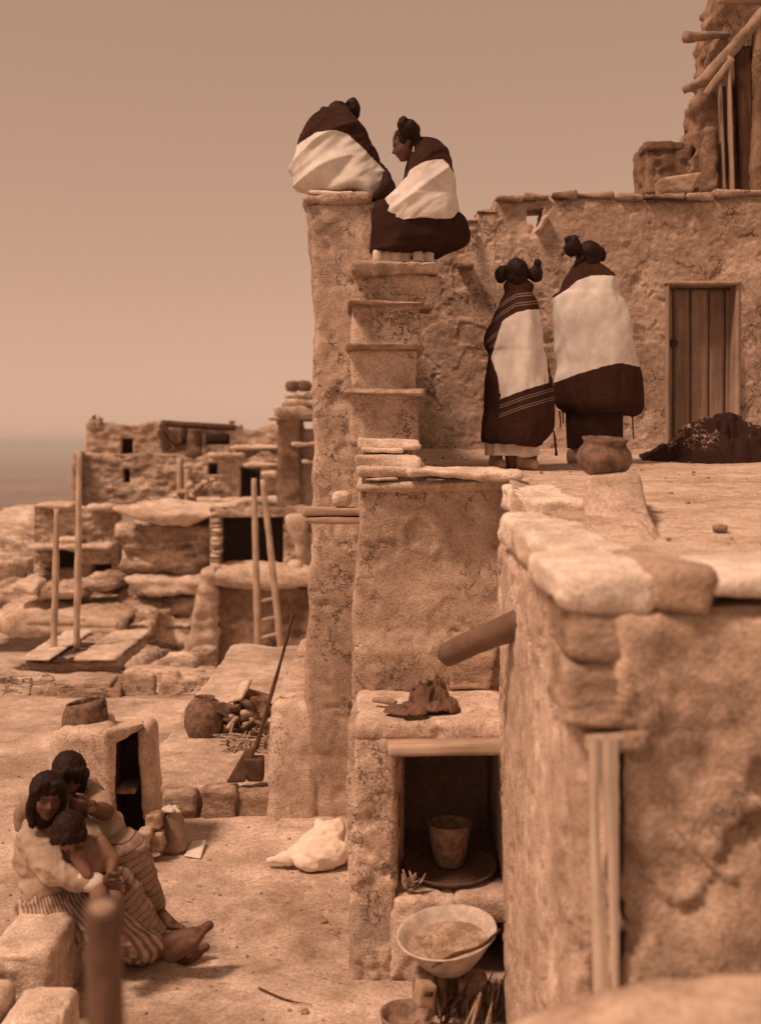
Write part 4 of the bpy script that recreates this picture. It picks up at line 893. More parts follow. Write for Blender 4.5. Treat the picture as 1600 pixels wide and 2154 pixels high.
for i in range(70):
    p = Q(470 + rng.uniform(0, 100), 1540 + rng.uniform(-10, 40), 9.0 + rng.uniform(-.2, .4)); p[2] = .15 + rng.uniform(0, .12) * (1 - abs(p[0] + 1.0) * .5)
    d = rng.normal(0, 1, 3) * [1, .6, .35]; d /= np.linalg.norm(d); L = rng.uniform(.04, .12); b.add(*tube([p - d * L, p + d * L], [.006, .014], 6, 5, flat=.5))
tag(b.build('woodchip_heap', M['husk']), 'loose heap of chips and husks under the fuel slabs', 'woodchips')
# shovel
sv = thing('long_shovel', 'long-handled dark wooden paddle leaning against the low wall', 'shovel', Q(500, 1645, 7.98))
mk('handle', *tube([Q(538, 1575, 8.0), Q(565, 1480, 8.05), Q(592, 1385, 8.1), Q(616, 1292, 8.15)], [.016, .013, .012, .012], 12, 40, d_wood, .8), M['dark_wood'], sv)
c = np.array([Q(474, 1648, 7.93), Q(488, 1622, 7.97), Q(474, 1648, 7.97), Q(488, 1622, 8.01), Q(512, 1645, 7.9), Q(541, 1574, 7.97), Q(512, 1645, 7.94), Q(541, 1574, 8.01)])
c = np.array([Q(474, 1648, 7.93), Q(515, 1578, 7.98), Q(474, 1648, 7.96), Q(515, 1578, 8.01), Q(516, 1646, 7.91), Q(541, 1568, 7.97), Q(516, 1646, 7.94), Q(541, 1568, 8.0)])
mk('blade', *block(c, .014, .012, d_wood, .6, 3.), M['dark_wood'], sv)
p = Q(534, 1646, 7.96); c = OB(512, 553, 1597, 1646, 7.93, .11); c[[0, 2], 0] += .02; c[:, 2] += .0
tag(mk('tin_pail', *block(c, .012, .012, d_soft, .3), M['tin_dark']), 'battered square dark tin beside the paddle blade on the step', 'tin')
# sack
b = MB(); sc = Q(660, 1800, 7.0)
b.add(*ell((sc[0] + .05, 7.0, .09), (.145, .15, .10))); b.add(*ell((sc[0] + .09, 7.1, .15), (.09, .10, .10))); b.add(*cap((sc[0] + .02, 7.05, .12), .10, (sc[0] - .10, 7.02, .075), .05))
b.add(*cap((sc[0] - .06, 6.98, .07), .065, (sc[0] - .20, 6.97, .055), .026)); b.add(*cap((sc[0] - .20, 6.97, .055), .026, (sc[0] - .245, 6.96, .05), .014)); b.add(*ell((sc[0] + .0, 6.94, .06), (.11, .09, .06)))
b.add(*cap((sc[0] + .05, 7.12, .17), .075, (sc[0] + .02, 7.16, .215), .035)); b.add(*cap((sc[0] + .11, 7.12, .16), .07, (sc[0] + .12, 7.15, .2), .05))
V, Fc, N = remesh(b, .009, 6); V = V + N * (fbm(V * [1, 1, 1.6], 9, 3) * .014 + (.5 - np.abs(fbm(V, 7, 3)) * 1.6) * .018)[:, None]; V[:, 2] = np.maximum(V[:, 2] * .88, .005)
tag(mk('flour_sack', V, Fc, M['sack']), 'slumped white cloth sack on the ground by the wall corner', 'sack')
V, Fc = tube([Q(545, 2090, 5.4) * [1, 1, 0] + [0, 0, .012], Q(600, 2107, 5.3) * [1, 1, 0] + [0, 0, .008], Q(655, 2122, 5.25) * [1, 1, 0] + [0, 0, .01]], [.005, .006, .003], 8, 16, d_wood, .6)
tag(mk('ground_stick', V, Fc, M['dark_wood']), 'thin dark stick lying on bare ground at the bottom centre', 'stick')
b = MB()
for i in range(260):
    D = rng.uniform(4.8, 10); x = rng.uniform(-2.6, -.1); s = rng.uniform(.003, .009) * (2 if rng.random() < .08 else 1); z = float(ground_z(np.array([x]), np.array([D]))[0])
    b.add(*block(box8(x - s, x + s, D - s, D + s, z - .002, z + s), .03, s * .4, None))
tag(b.build('court_pebbles', M['stone_dark']), 'scattered grit on the court', 'pebbles', kind='stuff')
b = MB()
for i in range(200):
    D = rng.uniform(5.3, 9.6); x = rng.uniform(-2.4, -.15) if rng.random() < .6 else -.16 - abs(rng.normal(0, .12)); z = float(ground_z(np.array([x]), np.array([D]))[0]) + .004
    a = rng.uniform(0, 6.28); L = rng.uniform(.006, .022); d = np.array([math.cos(a), math.sin(a), 0]); b.add(*tube([np.array([x, D, z]) - d * L, np.array([x, D, z + rng.uniform(0, .006)]) + d * L], [.0015, .0022], 5, 3))
tag(b.build('straw_litter', M['husk']), 'bits of straw and twigs scattered over the court', 'litter', kind='stuff')
# stone seat and blurred post at the lower left
bw_ = thing('stone_bench', 'pale block bench under the seated woman at the lower left', 'bench', (-1.45, 5.0, 0))
for i, (x0, x1, y0, y1, z1) in enumerate(((-1.62, -1.335, 5.02, 5.62, .33), (-1.45, -1.20, 4.55, 5.0, .22), (-1.66, -1.46, 4.3, 5.0, .24))):
    mk('stone', *block(box8(x0, x1, y0, y1, -.1, z1), .014, .045, d_adobe, .8, i * 7.), M['stone'], bw_)
V, Fc = tube([Q(224, 2400, 2.06), Q(222, 2150, 2.04), Q(218, 1990, 2.02), Q(216, 1902, 2.0)], [.034, .033, .031, .027], 16, 30, d_wood, .8)
tag(mk('near_post', V, Fc, M['near_wood']), 'blurred dark post end close to the camera at the lower left', 'post')
tag(mk('post_top', *ell(Q(216, 1915, 2.0), (.026, .026, .014)), M['board'], bpy.data.objects['near_post']))
# ------------------------------------------------------------------ people
def poly_sd(P, poly):
    """signed distance to a polygon, positive inside"""
    poly = np.asarray(poly, float); d = np.full(len(P), 1e9); ins = np.zeros(len(P), bool); n = len(poly)
    for i in range(n):
        a, b = poly[i], poly[(i + 1) % n]; ab = b - a; t = np.clip(((P - a) @ ab) / max(ab @ ab, 1e-9), 0, 1)
        d = np.minimum(d, np.linalg.norm(P - (a + t[:, None] * ab), axis=1))
        c = ((a[1] > P[:, 1]) != (b[1] > P[:, 1])) & (P[:, 0] < (b[0] - a[0]) * (P[:, 1] - a[1]) / (b[1] - a[1] + 1e-12) + a[0]); ins ^= c
    return np.where(ins, d, -d)
def cloak(rows, conv, nv=110, nu=110, fold=None, top=True, bottom=True, power=2.3):
    """wrapped cloth: rows of (Y, X left, X right, depth of centre, half depth)"""
    rows = np.array(rows, float); t = np.linspace(0, 1, len(rows)); R_ = catmull(rows, nv)
    V = []
    th = np.linspace(0, 2 * math.pi, nu, endpoint=False); ct, s_ = np.cos(th), np.sin(th)
    ex = np.sign(ct) * np.abs(ct) ** (2 / power); ey = np.sign(s_) * np.abs(s_) ** (2 / power)
    for Y, a, b, D, h in R_:
        c = conv((a + b) / 2, Y, D); e = conv(b, Y, D); w = e[0] - c[0]
        V.append(np.stack([c[0] + ex * w, np.full(nu, D) + ey * h, np.full(nu, c[2])], 1))
    V = np.concatenate(V); Fc = []
    C = np.repeat(np.array([conv((a + b) / 2, Y, D) for Y, a, b, D, h in R_]), nu, 0); N = V - C; N[:, 2] *= .2; N /= np.maximum(np.linalg.norm(N, axis=1)[:, None], 1e-9)
    if fold is not None: V = V + N * fold(V, np.tile(th, nv), np.repeat(np.linspace(0, 1, nv), nu))[:, None]
    vv = np.repeat(np.linspace(0, 1, nv), nu); V[:, 2] += sst(.8, 1, vv) * fbm(V * [1, 1, .1], 6, 2) * .035
    for i in range(nv - 1):
        for j in range(nu): k = (j + 1) % nu; Fc.append([i * nu + j, i * nu + k, (i + 1) * nu + k, (i + 1) * nu + j][::-1])
    V = np.concatenate([V, V[:nu].mean(0)[None], V[-nu:].mean(0)[None]]); m = nv * nu
    for j in range(nu):
        k = (j + 1) % nu
        if top: Fc.append([m, k, j][::-1])
        if bottom: Fc.append([m + 1, (nv - 1) * nu + j, (nv - 1) * nu + k][::-1])
    return V, Fc
def hang(k=1.0, sx=9., sz=1.3):      # folds that hang down
    return lambda V, th, v: k * ((fbm(V * [sx, sx, sz], 1, 3)) * .02 * (.3 + v) + np.clip(1 - np.abs(pn(V * [sx * .8, sx * .8, sz * .7] + 3)) * 3.2, 0, 1) ** 2 * .011 * (.25 + v) + fbm(V, 4, 2) * .010)
def slant(k=1.0, dx=.8, dz=.7, f=10.):   # folds pulled aside
    d = np.array([dx, 0, dz]) / math.hypot(dx, dz)
    def g(V, th, v):
        along = V @ d; W = np.stack([along * 1.6, V[:, 1] * 3, (V @ np.array([-d[2], 0, d[0]])) * f], 1)
        return k * ((.5 - np.abs(fbm(W, 1, 3))) * .026 + np.clip(1 - np.abs(pn(W * [.8, .8, .55] + 7)) * 3., 0, 1) ** 2 * .024 + fbm(V, 5, 2) * .012)
    return g
def hand(b, wrist, d, side, s=1.0, curl=.6):
    """palm and five bent fingers into blob b; d = direction of the fingers, side = towards the thumb"""
    w = np.asarray(wrist, float); d = np.asarray(d, float) / np.linalg.norm(d); side = np.asarray(side, float); side = side - d * (side @ d); side /= np.linalg.norm(side); nrm = np.cross(d, side)
    pc = w + d * .045 * s
    for o in (-.022, 0, .022): b.add(*cap(w + side * o * s * .6, .015 * s, w + d * .08 * s + side * o * s, .012 * s))
    for i, L in enumerate((.06, .075, .08, .07)):
        k = w + d * .082 * s + side * (-.03 + .02 * i) * s; m = k + (d * (1 - curl * .4) + nrm * curl * .5) * L * .5 * s; e = m + (d * (1 - curl) + nrm * curl) * L * .5 * s
        b.add(*cap(k, .0098 * s, m, .0088 * s)); b.add(*cap(m, .0088 * s, e, .0072 * s))
    k = w + d * .03 * s + side * .03 * s; m = k + (d * .7 + side * .7) * .035 * s; e = m + (d * .9 + nrm * .4) * .03 * s
    b.add(*cap(k, .011 * s, m, .0095 * s)); b.add(*cap(m, .0095 * s, e, .008 * s))
def frame(f, u):
    f = np.asarray(f, float); f = f / np.linalg.norm(f); u = np.asarray(u, float); u = u - f * (u @ f); u /= np.linalg.norm(u); return f, u, np.cross(f, u)
def head(b, c, s, f, u):
    """head of height s around c, facing f: skull, jaw, brow, nose, lips, ears"""
    f, u, r = frame(f, u); c = np.asarray(c, float); M3 = Matrix(np.stack([r, f, u], 1).tolist())
    at = lambda x, y, z: c + s * (r * x + f * y + u * z)
    E = lambda p, q: b.add(*ell(at(*p), [v * s for v in q], 16, 12, M3))
    E((0, -.05, .12), (.34, .40, .37)); E((0, .10, -.10), (.29, .28, .33)); E((0, .17, -.33), (.17, .17, .15)); E((0, .26, -.40), (.085, .08, .07))
    E((.16, .22, -.12), (.11, .10, .10)); E((-.16, .22, -.12), (.11, .10, .10)); E((0, .30, .07), (.22, .07, .055))
    b.add(*cap(at(0, .34, .02), .032 * s, at(0, .43, -.12), .052 * s)); E((.05, .37, -.14), (.04, .05, .035)); E((-.05, .37, -.14), (.04, .05, .035))
    E((0, .335, -.235), (.10, .05, .022)); E((0, .325, -.285), (.085, .05, .024))
    for q in (-1, 1): E((.335 * q, -.04, -.05), (.035, .07, .11))
    return at
def face_marks(at, f, parent, s):
    for q in (-1, 1):
        mk('eye', *ell(at(.12 * q, .325, .0), (.045 * s, .03 * s, .018 * s), 10, 6), M['eye'], parent)
        mk('eyebrow', *cap(at(.05 * q, .375, .075), .010 * s, at(.19 * q, .325, .085), .009 * s, 8), M['eye'], parent)
    mk('mouth', *cap(at(-.06, .372, -.26), .008 * s, at(.06, .372, -.26), .008 * s, 8), M['eye'], parent)
def scalp(b, c, s, f, u, g=1.0):
    f, u, r = frame(f, u); M3 = Matrix(np.stack([r, f, u], 1).tolist()); at = lambda x, y, z: np.asarray(c, float) + s * (r * x + f * y + u * z)
    b.add(*ell(at(0, -.09, .13), [.385 * s * g, .425 * s * g, .40 * s * g], 18, 12, M3)); b.add(*ell(at(0, -.2, -.15), [.34 * s, .27 * s, .32 * s], 16, 12, M3))
def hair_obj(b, parent, vox=.0065, k=1.0):
    V, Fc, N = remesh(b, vox, 3); V = V + N * (fbm(V * [1, 1, .35], 70, 2) * .006 * k + fbm(V, 18, 2) * .006 * k)[:, None]
    return mk('hair', V, Fc, M['hair'], parent)
def body_obj(b, name, label, vox=.008, mat='skin'):
    V, Fc, N = remesh(b, vox, 3); return tag(mk(name, V, Fc, M[mat]), label, 'person')
def rot(x=0, y=0, z=0): return Matrix.Rotation(R(z), 3, 'Z') @ Matrix.Rotation(R(y), 3, 'Y') @ Matrix.Rotation(R(x), 3, 'X')
def whorl(b, conv, X, Y, D, rx, ry, rd, tilt=0, lobes=True):
    """side whorl of hair: a flat disc pinched into two lobes"""
    c = conv(X, Y, D); k = np.linalg.norm(conv(X + 1, Y, D) - c)
    b.add(*ell(c, (rx * k, rd, ry * k), 18, 12, rot(0, tilt, 0)))

# --- the two standing women
def stand_body(head_c, hs, f, u, hip, foot, conv, D):
    b = MB(); at = head(b, head_c, hs, f, u); nk = head_c - np.array([0, -.01, .5 * hs + .02])
    chest = nk - np.array([0, 0, .16]); b.add(*cap(head_c - np.array([0, 0, .1]), .048, nk, .055)); chain(b, [nk, chest, hip], [.055, .085, .10])
    for s in (-1, 1):
        sh = nk + np.array([.065 * s, 0, -.09]); el_ = sh + np.array([.02 * s, .0, -.2]); wr = el_ + np.array([-.05 * s, .06, -.02]); chain(b, [chest, sh, el_, wr], [.08, .045, .036, .026])
        hand(b, wr, (-.8 * s, .2, -.2), (0, .3, 1), .8)
        hp = hip + np.array([.07 * s, 0, -.02]); kn = (hp + foot) / 2 + np.array([.05 * s, 0, 0]); an = foot + np.array([.06 * s, 0, .06])
        chain(b, [hip, hp, kn, an], [.11, .085, .06, .042]); b.add(*cap(an - [0, 0, .02], .04, an + np.array([.0, .13, -.04]), .03))
    return b, at
D1 = 8.0; fl1 = float(terrace_z(D1))
hc = GW(398, 405, D1); ft = GW(440, 1960, D1); ft[2] = fl1
b, at = stand_body(hc, .195, (-.25, 1, .1), (0, 0, 1), GW(430, 1150, D1), ft, GW, D1)
w1 = body_obj(b, 'person', 'shorter standing woman in a striped dark shawl with white panel, nearer the stair')
b = MB(); scalp(b, hc, .195, (-.25, 1, .1), (0, 0, 1))
whorl(b, GW, 282, 405, D1 - .02, 50, 74, .05, 6); whorl(b, GW, 300, 365, D1 - .02, 36, 34, .045); whorl(b, GW, 558, 402, D1, 58, 70, .05); whorl(b, GW, 572, 322, D1, 32, 42, .04); b.add(*cap(GW(470, 400, D1), .035, GW(540, 400, D1), .03))
hair_obj(b, w1)
rows = [(455, 330, 500, 8.0, .06), (490, 312, 545, 8.0, .07), (520, 318, 545, 8.0, .075), (560, 322, 536, 8.0, .08), (620, 290, 566, 8.0, .11), (700, 244, 590, 8.0, .13), (800, 200, 600, 8.0, .145), (900, 160, 606, 8.0, .15), (985, 165, 612, 8.0, .155), (1030, 190, 620, 8.0, .155),
        (1100, 190, 640, 8.0, .16), (1300, 162, 682, 8.0, .17), (1500, 140, 705, 8.0, .175), (1650, 118, 704, 8.0, .18), (1740, 122, 640, 8.0, .18), (1775, 190, 560, 8.0, .17)]
V, Fc = cloak(rows, GW, fold=hang(1.35, 8, 1.0)); p2 = pix(V); X = (p2[:, 0] - 980) * 3.81; Y = (p2[:, 1] - 470) * 3.81
poly = [(592, 688), (500, 690), (400, 712), (290, 782), (232, 960), (200, 1080), (250, 1220), (278, 1392), (262, 1412), (460, 1335), (664, 1276), (640, 1000)]
off = np.where(Y > 1000, (Y - np.interp(X, [150, 262, 460, 664, 720], [1440, 1408, 1335, 1276, 1262])) / 3.81, -(np.interp(X, [150, 290, 400, 592], [900, 780, 711, 690]) - Y) / 3.81)
off = np.where((Y > 1000) & (X < 255), 999., off); off = np.where(Y < 520, 999., off)
mk('shawl', V, Fc, M['ml'], w1, attrs={'band': poly_sd(np.stack([X, Y], 1), poly) / 3.81, 'off': off})
V, Fc = cloak([(1690, 160, 600, 8.02, .14), (1760, 160, 585, 8.02, .14), (1850, 158, 575, 8.02, .14), (1858, 170, 560, 8.02, .13)], GW, 16, 90, lambda V, th, v: np.sin(th * 13) * .007); mk('underskirt', V, Fc, M['white_cloth'], w1)
for (X0, X1, dd) in ((410, 560, 0), (200, 300, .06)):
    b = MB(); a = GW(X0 + 40, 1900, 7.98 + dd); a[2] = fl1 + .075; e = GW(X1 - 20, 1985, 7.9 + dd); e[2] = fl1 + .035; b.add(*cap(a, .042, a - [0, 0, .03], .045)); b.add(*cap(a - [0, 0, .035], .042, e, .034)); b.add(*cap(a + [0, 0, .06], .04, a, .042))
    V, Fc, N = remesh(b, .006, 3); V = V + N * ((.5 - np.abs(fbm(V * [1, 1, 2.5], 16, 2))) * .008)[:, None]; V[:, 2] = np.maximum(V[:, 2], fl1); mk('moccasin', V, Fc, M['moccasin'], w1)
mk('tassel', *tube([GW(702, 1660, 8.0), GW(715, 1760, 7.99), GW(722, 1860, 8.0)], [.008, .006, .009], 8, 12, d_wood), M['dark_cloth'], w1)

D2 = 8.6; fl2 = float(terrace_z(D2))
hc = GW(965, 270, D2); ft = GW(1020, 1950, D2); ft[2] = fl2
b, at = stand_body(hc, .22, (-.75, .65, -.02), (0, 0, 1), GW(1040, 1050, D2), ft, GW, D2)
w2 = body_obj(b, 'person', 'taller standing woman in a broad white shawl with dark hem, nearer the door')
b = MB(); scalp(b, hc, .21, (-.75, .65, -.02), (0, 0, 1), 1.04)
whorl(b, GW, 850, 185, D2 - .06, 66, 84, .05, 12); whorl(b, GW, 820, 130, D2 - .06, 30, 36, .04); whorl(b, GW, 868, 120, D2 - .06, 26, 30, .04); whorl(b, GW, 1085, 245, D2 + .02, 34, 60, .05, -8); b.add(*cap(GW(900, 210, D2 - .05), .03, GW(960, 230, D2), .03))
hair_obj(b, w2)
rows = [(318, 900, 1060, 8.6, .06), (345, 866, 1092, 8.6, .08), (410, 832, 1160, 8.6, .11), (470, 806, 1185, 8.6, .13), (545, 770, 1205, 8.6, .15), (590, 716, 1232, 8.6, .165), (750, 706, 1290, 8.6, .19), (1000, 728, 1332, 8.6, .2), (1140, 742, 1372, 8.6, .2),
        (1270, 716, 1394, 8.6, .2), (1400, 718, 1408, 8.6, .2), (1460, 730, 1412, 8.6, .195), (1500, 775, 1385, 8.6, .18), (1525, 830, 1345, 8.6, .16)]
V, Fc = cloak(rows, GW, fold=lambda V, th, v: hang(1.3, 6, .9)(V, th, v) + sst(.9, .2, v) * slant(.8, .5, .9, 7.)(V, th, v)); p2 = pix(V); X = (p2[:, 0] - 980) * 3.81; Y = (p2[:, 1] - 470) * 3.81
poly = [(690, 600), (780, 548), (900, 452), (1000, 417), (1160, 414), (1240, 430), (1420, 1140), (1375, 1146), (1240, 1116), (1120, 1140), (900, 1205), (700, 1278)]
mk('shawl', V, Fc, M['mw'], w2, attrs={'band': poly_sd(np.stack([X, Y], 1), poly) / 3.81})
V, Fc = cloak([(1400, 805, 1258, 8.6, .15), (1600, 806, 1256, 8.6, .15), (1780, 815, 1256, 8.6, .15), (1800, 820, 1250, 8.6, .14)], GW, 30, 90, lambda V, th, v: np.sin(th * 9) * .005); mk('dress', V, Fc, M['dark_cloth'], w2)
V, Fc = cloak([(1360, 1262, 1412, 8.55, .05), (1460, 1262, 1410, 8.55, .06), (1500, 1285, 1375, 8.55, .05), (1530, 1318, 1342, 8.55, .03)], GW, 20, 40); mk('shawl_corner', V, Fc, M['dark_cloth'], w2)
for X_, Y0, Y1 in ((1330, 1520, 1725), (748, 1500, 1640), (770, 1500, 1600)):
    mk('tassel', *tube([GW(X_, Y0, 8.55), GW(X_ + 6, (Y0 + Y1) / 2, 8.55), GW(X_ + 10, Y1, 8.55)], [.006, .005, .004], 8, 12), M['dark_cloth'], w2)
for X0 in (860, 1000):
    b = MB(); a = GW(X0, 1880, 8.58); a[2] = fl2 + .07; e = a + [.07, -.1, -.03]; b.add(*cap(a, .05, a - [0, 0, .03], .05)); b.add(*cap(a - [0, 0, .03], .042, e, .034)); V, Fc, N = remesh(b, .007, 2); V[:, 2] = np.maximum(V[:, 2], fl2); mk('moccasin', V, Fc, M['moccasin'], w2)

# --- the woman bent forward on top of the corner wall
D3 = 8.2
b = MB(); hc3 = GS(430, 262, D3 + .14); at = head(b, hc3, .21, (.15, .75, -.65), (0, .65, .75)); chest = GS(430, 480, D3); hip = GS(470, 780, D3 - .02); hip[2] = 4.1
chain(b, [hc3, GS(425, 330, D3 + .08), chest, hip], [.055, .06, .11, .13])
for s in (-1, 1):
    sh = GS(430 + 150 * s, 420, D3); el_ = GS(430 + 210 * s, 640, D3 + .1); wr = GS(450 + 60 * s, 720, D3 + .2); chain(b, [chest, sh, el_, wr], [.08, .055, .042, .03]); hand(b, wr, (-.5 * s, .8, -.1), (0, 0, 1), .9)
    kn = GS(560 + 120 * s, 820, D3 + .25); kn[2] = 4.12; an = GS(600 + 90 * s, 900, D3 + .35); chain(b, [hip, kn, an], [.1, .075, .045])
w3 = body_obj(b, 'person', 'woman in a white shawl sitting hunched on top of the corner wall')
b = MB(); scalp(b, hc3, .21, (.15, .75, -.65), (0, .65, .75)); whorl(b, GS, 548, 185, D3 + .1, 54, 92, .05, -6); whorl(b, GS, 508, 148, D3 + .1, 26, 38, .04); whorl(b, GS, 312, 208, D3 + .12, 38, 42, .05); whorl(b, GS, 340, 225, D3 + .12, 40, 40, .05); b.add(*cap(GS(470, 200, D3 + .11), .035, GS(520, 205, D3 + .1), .03))
hair_obj(b, w3)
rows = [(172, 385, 460, 8.3, .03), (190, 345, 485, 8.28, .06), (225, 285, 505, 8.26, .09), (300, 228, 556, 8.22, .13), (360, 190, 606, 8.2, .15), (430, 152, 645, 8.2, .17), (500, 132, 682, 8.2, .185), (580, 104, 716, 8.2, .195), (680, 78, 768, 8.2, .205), (760, 84, 838, 8.2, .21), (815, 115, 866, 8.2, .21), (850, 160, 880, 8.2, .2), (872, 200, 868, 8.2, .18)]
V, Fc = cloak(rows, GS, fold=slant(1.4, .75, .65, 8.)); p2 = pix(V); X = (p2[:, 0] - 600) * 3.81; Y = (p2[:, 1] - 180) * 3.81
drop = sst(560, 720, X) * sst(690, 875, Y) * (110 - .35 * np.abs(X - 700)); V[:, 2] -= drop / 3.81 * 8.1 / F; V[:, 1] -= sst(560, 720, X) * sst(690, 875, Y) * .05
V[:, 2] += .06 * sst(300, 150, X) * sst(800, 880, Y) * 0
p2 = pix(V); X = (p2[:, 0] - 600) * 3.81; Y = (p2[:, 1] - 180) * 3.81
poly = [(100, 470), (160, 428), (250, 372), (400, 350), (500, 388), (600, 478), (720, 600), (822, 706), (802, 830), (745, 950), (700, 985), (640, 905), (300, 960), (-200, 960), (-200, 520)]
mk('shawl', V, Fc, M['mw'], w3, attrs={'band': poly_sd(np.stack([X, Y], 1), poly) / 3.81})
V, Fc = cloak([(700, 790, 826, 8.12, .10), (760, 770, 856, 8.08, .13), (830, 740, 882, 8.05, .15), (900, 690, 850, 8.04, .14), (960, 680, 800, 8.04, .11), (1005, 690, 745, 8.04, .05)], GS, 40, 60, slant(.6)); mk('shawl_end', V, Fc, M['dark_cloth'], w3)
b = MB(); chain(b, [GS(200, 850, 7.93), GS(330, 858, 7.9), GS(430, 872, 7.88), GS(530, 855, 7.9)], [.012, .016, .02, .012]); V, Fc, N = remesh(b, .006, 3); mk('shawl_hem', V, Fc, M['white_cloth'], w3)

# --- the woman seen in profile at the head of the stair
D4 = 7.85
b = MB(); hc4 = GS(962, 468, D4); at = head(b, hc4, .215, (-.93, -.12, -.34), (-.32, 0, .95)); nk = GS(1060, 560, D4); chest = GS(1140, 720, D4); hip = GS(1200, 1080, D4)
chain(b, [hc4, nk, chest, hip], [.05, .05, .11, .13])
for s in (-1, 1):
    sh = GS(1140, 680, D4 + .07 * s); el_ = GS(1100, 860, D4 + .09 * s); wr = GS(980, 960, D4 + .05 * s); chain(b, [chest, sh, el_, wr], [.08, .045, .036, .026]); hand(b, wr, (-.6, 0, -.6), (0, 0, 1), .75)
    kn = GS(860, 1120, D4 + .07 + .06 * s); an = GS(900, 1300, D4 + .07 + .06 * s); chain(b, [hip, kn, an], [.10, .06, .04]); b.add(*cap(an, .035, an + [-.03, -.01, -.02], .03))
w4 = body_obj(b, 'person', 'woman in profile crouching at the head of the stair, facing left')
face_marks(at, None, w4, .215)
mk('earring', *cap(GS(1028, 490, D4 - .085), .006, GS(1028, 525, D4 - .085), .009, 8), M['enamel'], w4)
b = MB(); scalp(b, hc4, .212, (-.93, -.12, -.34), (-.32, 0, .95), 1.0)
whorl(b, GS, 985, 340, D4 - .09, 78, 78, .04, 10); whorl(b, GS, 940, 300, D4 - .1, 42, 60, .035, 12); whorl(b, GS, 1050, 360, D4 + .09, 34, 60, .04); b.add(*cap(GS(990, 360, D4 - .06), .04, GS(990, 400, D4), .05))
hair_obj(b, w4)
rows = [(425, 1075, 1110, 7.87, .03), (445, 1062, 1190, 7.87, .07), (500, 1032, 1238, 7.86, .11), (580, 1004, 1276, 7.85, .14), (640, 995, 1300, 7.85, .155), (720, 975, 1332, 7.85, .17), (800, 925, 1345, 7.85, .18), (880, 850, 1350, 7.85, .19), (920, 802, 1362, 7.85, .2), (1000, 804, 1372, 7.85, .21), (1060, 812, 1374, 7.85, .21), (1108, 820, 1340, 7.85, .2)]
V, Fc = cloak(rows, GS, fold=slant(1.2, .8, .6, 8.)); p2 = pix(V); X = (p2[:, 0] - 600) * 3.81; Y = (p2[:, 1] - 180) * 3.81
poly = [(970, 730), (1005, 668), (1090, 615), (1200, 588), (1262, 588), (1300, 622), (1420, 800), (1420, 1075), (1240, 1062), (1000, 1088), (818, 1112), (780, 930), (840, 850)]
mk('shawl', V, Fc, M['mw'], w4, attrs={'band': poly_sd(np.stack([X, Y], 1), poly) / 3.81})
rows = [(930, 760, 1250, 7.9, .14), (1000, 712, 1330, 7.9, .19), (1060, 700, 1410, 7.9, .22), (1150, 690, 1440, 7.9, .23), (1240, 688, 1446, 7.9, .23), (1290, 688, 1405, 7.9, .22), (1330, 690, 1290, 7.9, .21), (1356, 720, 1200, 7.9, .19)]
V, Fc = cloak(rows, GS, 60, 100, slant(.8, .9, .3, 5.)); mk('dress', V, Fc, M['dark_cloth'], w4)
b = MB()
for i, X0 in enumerate((738, 812, 895, 965, 1060, 1150)):
    chain(b, [GS(X0, 1345, 7.80 + .03 * (i % 2)), GS(X0, 1400, 7.80 + .03 * (i % 2))], [.034, .032])
V, Fc, N = remesh(b, .008, 2); V[:, 2] = np.maximum(V[:, 2], Q(0, 549, 7.8)[2]); mk('leggings', V, Fc, M['white_cloth'], w4)

# --- the group at the lower left
def cloth_obj(b, name, mat, parent, vox=.009, k=1.0, st=None, sm=4, f=9., dirn=None):
    V, Fc, N = remesh(b, vox, sm)
    W = V if dirn is None else np.stack([V @ np.asarray(d, float) for d in dirn], 1)
    V2 = V + N * (k * ((.45 - np.abs(fbm(W, f, 3))) * .014 + np.clip(1 - np.abs(pn(W * f * .9 + 5)) * 3.4, 0, 1) ** 2 * .011 + fbm(V, 30, 2) * .004))[:, None]
    V2[:, 2] = np.maximum(V2[:, 2], .012)
    return mk(name, V2, Fc, M[mat], parent, attrs={'st': st(V)} if st else None)
def foot(b, ankle, heel, toe, up, s=1.0):
    a, h, t = (np.asarray(v, float) for v in (ankle, heel, toe)); d = (t - h) / np.linalg.norm(t - h); up = np.asarray(up, float); sd = np.cross(d, up); sd /= np.linalg.norm(sd)
    L = np.linalg.norm(t - h); ball = h + d * L * .72
    b.add(*cap(a, .036 * s, h + up * .02 * s, .036 * s)); b.add(*cap(a, .034 * s, ball + up * .014, .028 * s))
    for o in (-.028, 0, .028): b.add(*cap(h + sd * o * .5, .028 * s, ball + sd * o * s, .024 * s))
    for i, q in enumerate((-.042, -.020, 0., .018, .035)):
        k = ball + sd * q * s; e = h + d * L * (1.0 - .035 * i) + sd * q * s * 1.1; b.add(*cap(k, .017 * s, e, (.0165 if i == 0 else .0115) * s))
